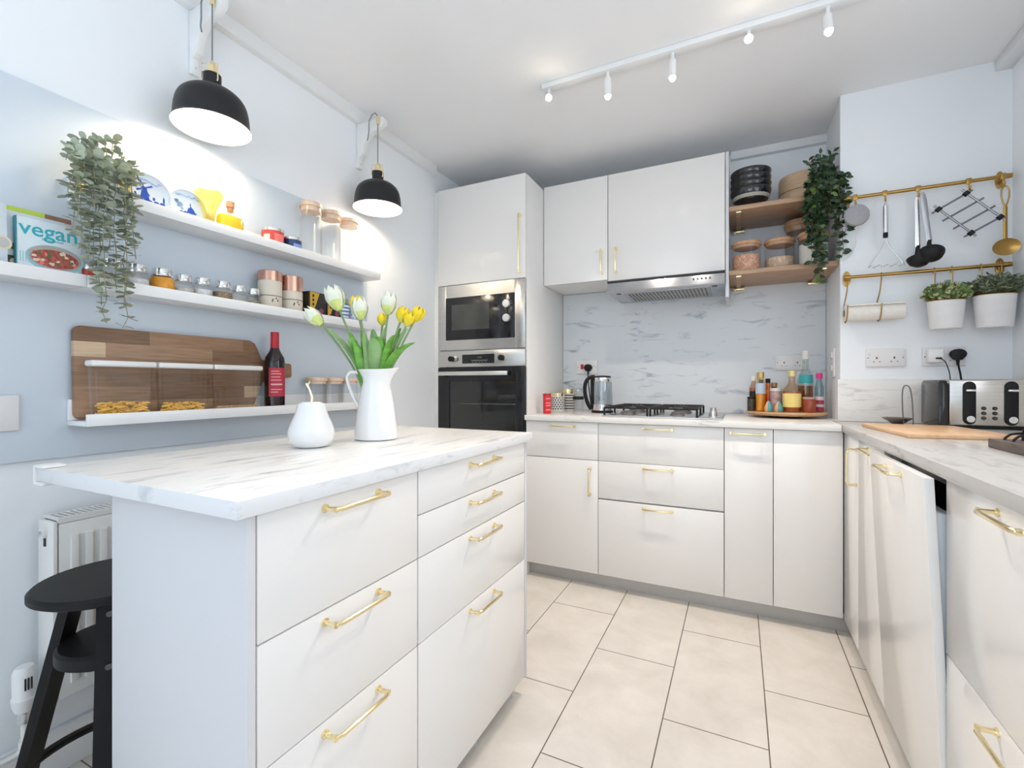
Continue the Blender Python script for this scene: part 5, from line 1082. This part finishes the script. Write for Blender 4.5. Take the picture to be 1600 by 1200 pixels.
# planters
def planter(lab, x0, x1, kind, ztop, zbot):
    cx = (x0 + x1) / 2; o_ = (cx, 2.575, zbot); t = thing('hanging_planter', lab, 'planter', o_); R = (x1 - x0) / 2; h = ztop - zbot
    ov = lambda p: Vector((p.x, p.y * .74, p.z))
    b = MB(); b.lathe([(0, 0), (R * .80, 0), (R * .84, .004), (R * .98, h - .006), (R, h), (R * .96, h), (R * .95, h - .008), (0, h - .012)], seg=44, fn=ov); b.done('pot', mat('planter_white', (.82, .82, .83), .25), t)
    b = MB(); b.lathe([(R, h - .001), (R + .0015, h + .001), (R, h + .003), (R - .002, h + .001)], seg=44, fn=ov); b.done('gold_rim', GOLD, t)
    for s_ in (-1, 1):
        b = MB(); b.tube(smooth([(s_ * R * .45, .020, h), (s_ * R * .45, .026, h + .05), (s_ * R * .45, .022, 1.575 - zbot), (s_ * R * .45, .030, 1.588 - zbot), (s_ * R * .45, .042, 1.575 - zbot), (s_ * R * .45, .044, 1.56 - zbot)], 2), .0022, 6); b.done('hook', GOLD, t)
    random.seed(int(x0 * 1000)); bl = MB(); bs = MB()
    for k in range(260):
        a = random.uniform(0, 2 * PI); q = math.sqrt(random.random()); p0 = Vector((R * .7 * q * math.cos(a), R * .5 * q * math.sin(a), h - .01)); e = random.uniform(.045, .088) * (1.1 - .40 * q)
        p1 = p0 + Vector((math.cos(a) * q * .040, math.sin(a) * q * .030 - .006, e + .008)); p1.y = min(p1.y, .05); 
        if cx + p1.x > 1.015: p1.x = 1.012 - cx
        bs.tube([p0, p1], .0008, 4)
        for i in range(5 if kind else 4):
            c = p0.lerp(p1, .35 + .65 * i / 4); a2 = random.uniform(0, 6.28); L = random.uniform(.016, .024) if kind == 0 else random.uniform(.018, .030)
            bl.leaf(c, (math.cos(a2), math.sin(a2), random.uniform(-.1, .8)), (random.uniform(-.6, .6), -1, random.uniform(-.5, .7)), L, L * (.62 if kind == 0 else .24), mi=1 if random.random() < .35 else 0, rnd=kind == 0)
    g = [mat('herb_leaf', (.20, .29, .09), .5, var=.4, nscale=40), mat('herb_leaf_pale', (.55, .60, .34), .5, var=.3, nscale=40)] if kind == 0 else [mat('sprig_leaf', (.10, .14, .08), .5, var=.4, nscale=40), mat('sprig_leaf_grey', (.24, .29, .18), .5, var=.3, nscale=40)]
    bl.done('foliage', g, t); bs.done('stems', IVS, t)
planter('white hanging planter with bright round-leaved herb, left of the two', .724, .852, 0, 1.435, 1.318)
planter('white hanging planter with dark fine-leaved sprigs, right of the two', .872, 1.008, 1, 1.447, 1.316)
# ================================================================ right worktop items
o_ = (.88, 2.48, ZB); t = thing('toaster', 'black and steel four-slot toaster on the right worktop', 'toaster', o_)
TX0, TX1, TY0, TY1, TZ = .712, 1.016, 2.402, 2.598, ZB + .190
b = MB(o_); b.box(TX0 + .03, TY0 + .012, ZB + .004, TX1 - .02, TY1, TZ - .006, bev=.004)
for i, (sy, sl) in enumerate(((TY0 + .07, 0), (TY0 + .14, 0))):
    for x0, x1 in ((TX0 + .045, TX0 + .145), (TX0 + .165, TX0 + .265)): b.box(x0, sy - .010, TZ - .008, x1, sy + .010, TZ - .0055, 1)
b.done('body', [STEEL, BLACKM], t)
b = MB(o_); b.box(TX0 + .032, TY0, ZB + .012, TX1 - .025, TY0 + .013, TZ, bev=.006, seg=3); b.done('front_panel', STEEL, t)
b = MB(o_); pr = [(TY0 - .002, ZB + .006), (TY0 - .002, TZ - .020), (TY0 + .010, TZ - .004), (TY0 + .026, TZ), (TY1 - .026, TZ), (TY1 - .008, TZ - .006), (TY1, TZ - .024), (TY1, ZB + .006)]
b.prism(pr, TX0, TX0 + .0315, 'x', bev=.005); b.done('end_cap', BLACKG, t)
b = MB(o_); b.prism(pr, TX1 - .024, TX1, 'x', bev=.004); b.done('end_cap', BLACKG, t)
b = MB(o_); b.box(TX0 + .02, TY0 + .006, ZB, TX1 - .02, TY1 - .01, ZB + .0115); b.done('foot', BLACKM, t)
for x in (.804, .924):
    b = MB(o_); sl = [(x + .0195 * math.cos(a * PI / 8), TZ - .026 + .0195 * math.sin(a * PI / 8)) for a in range(9)] + [(x - .0195 * math.cos(a * PI / 8), ZB + .036 - .0195 * math.sin(a * PI / 8)) for a in range(9)]
    b.prism(sl, TY0 - .0035, TY0 - .0002, 'y', bev=.0008); cpn = b.done('control_panel', BLACKM, t)
    MB(o_).box(x - .014, TY0 - .022, TZ - .046, x + .014, TY0 - .0036, TZ - .037, bev=.003).done('lever', CHROME, cpn)
    b = MB(o_); b.tube([(x, TY0 - .0036, ZB + .038), (x, TY0 - .016, ZB + .038)], .0125, 24); b.box(x - .001, TY0 - .0175, ZB + .038, x + .001, TY0 - .0158, ZB + .050); b.done('dial', CHROME, cpn)
for x in (.846, .878):
    for z in (.046, .065, .084):
        b = MB(o_); b.tube([(x, TY0 - .0002, ZB + z - .004), (x, TY0 - .0035, ZB + z - .004)], .0068, 16, 0); b.tube([(x, TY0 - .003, ZB + z - .004), (x, TY0 - .0048, ZB + z - .004)], .0045, 12, 1); b.done('button', [BLACKM, mat('button_dark_ring', (.10, .08, .07), .3, .5)], t)
# board
b = MB((.62, 2.1, ZB)); b.prism([(.455, 2.355), (.493, 1.908), (.695, 1.945), (.785, 1.985), (.775, 2.10), (.745, 2.355), (.73, 2.372), (.475, 2.375)], ZB, ZB + .0125, 'z', bev=.002)
tag(b.done('chopping_board', BEECH), 'pale beech chopping board lying flat in front of the toaster', 'cutting board')
# strainer
o_ = (.600, 2.47, ZB); t = thing('tea_strainer', 'small steel mesh strainer with a tall wire loop beside the toaster', 'strainer', o_)
b = MB(o_); b.lathe([(0, .004), (.018, .006), (.034, .018), (.052, .030), (.054, .032), (.034, .023), (.018, .010), (0, .008)], (.600, 2.47, ZB), 32); b.done('dish', mat('mesh_steel', (.26, .23, .20), .35, 1, var=.2, nscale=200), t)
b = MB(o_); b.tube(smooth([(.612, 2.43, ZB), (.606, 2.43, ZB + .08), (.606, 2.43, ZB + .155), (.618, 2.43, ZB + .172), (.634, 2.43, ZB + .155), (.640, 2.43, ZB + .08), (.642, 2.43, ZB)], 2), .0024, 8); b.tube([(.612, 2.43, ZB + .002), (.642, 2.43, ZB + .002)], .0022, 6); b.tube([(.612, 2.43, ZB + .022), (.600, 2.445, ZB + .022)], .002, 6); b.done('wire_loop', mat('wire_dark_steel', (.20, .19, .18), .3, 1), t)
# stand
o_ = (.70, 1.62, ZB); t = thing('wire_stand', 'dark wooden base with black wire loops at the right edge of the photo', 'stand', o_)
MB(o_).box(.618, 1.49, ZB, .79, 1.73, ZB + .024, bev=.002).done('base', BASEW, t)
for y in (1.70, 1.655):
    b = MB(o_); b.tube(smooth([(.640, y, ZB + .023), (.642, y, ZB + .030), (.655, y, ZB + .042), (.70, y, ZB + .044), (.76, y, ZB + .044), (.774, y, ZB + .030), (.775, y, ZB + .023)], 2), .0032, 8); b.done('wire_loop', BLACKM, t)
b = MB(o_); b.tube(smooth([(.675, 1.695, ZB + .043), (.677, 1.69, ZB + .060), (.72, 1.64, ZB + .11), (.76, 1.60, ZB + .15)], 2), .003, 8); b.tube([(.675, 1.697, ZB + .024), (.675, 1.695, ZB + .044)], .003, 8); b.done('support_rod', BLACKM, t)
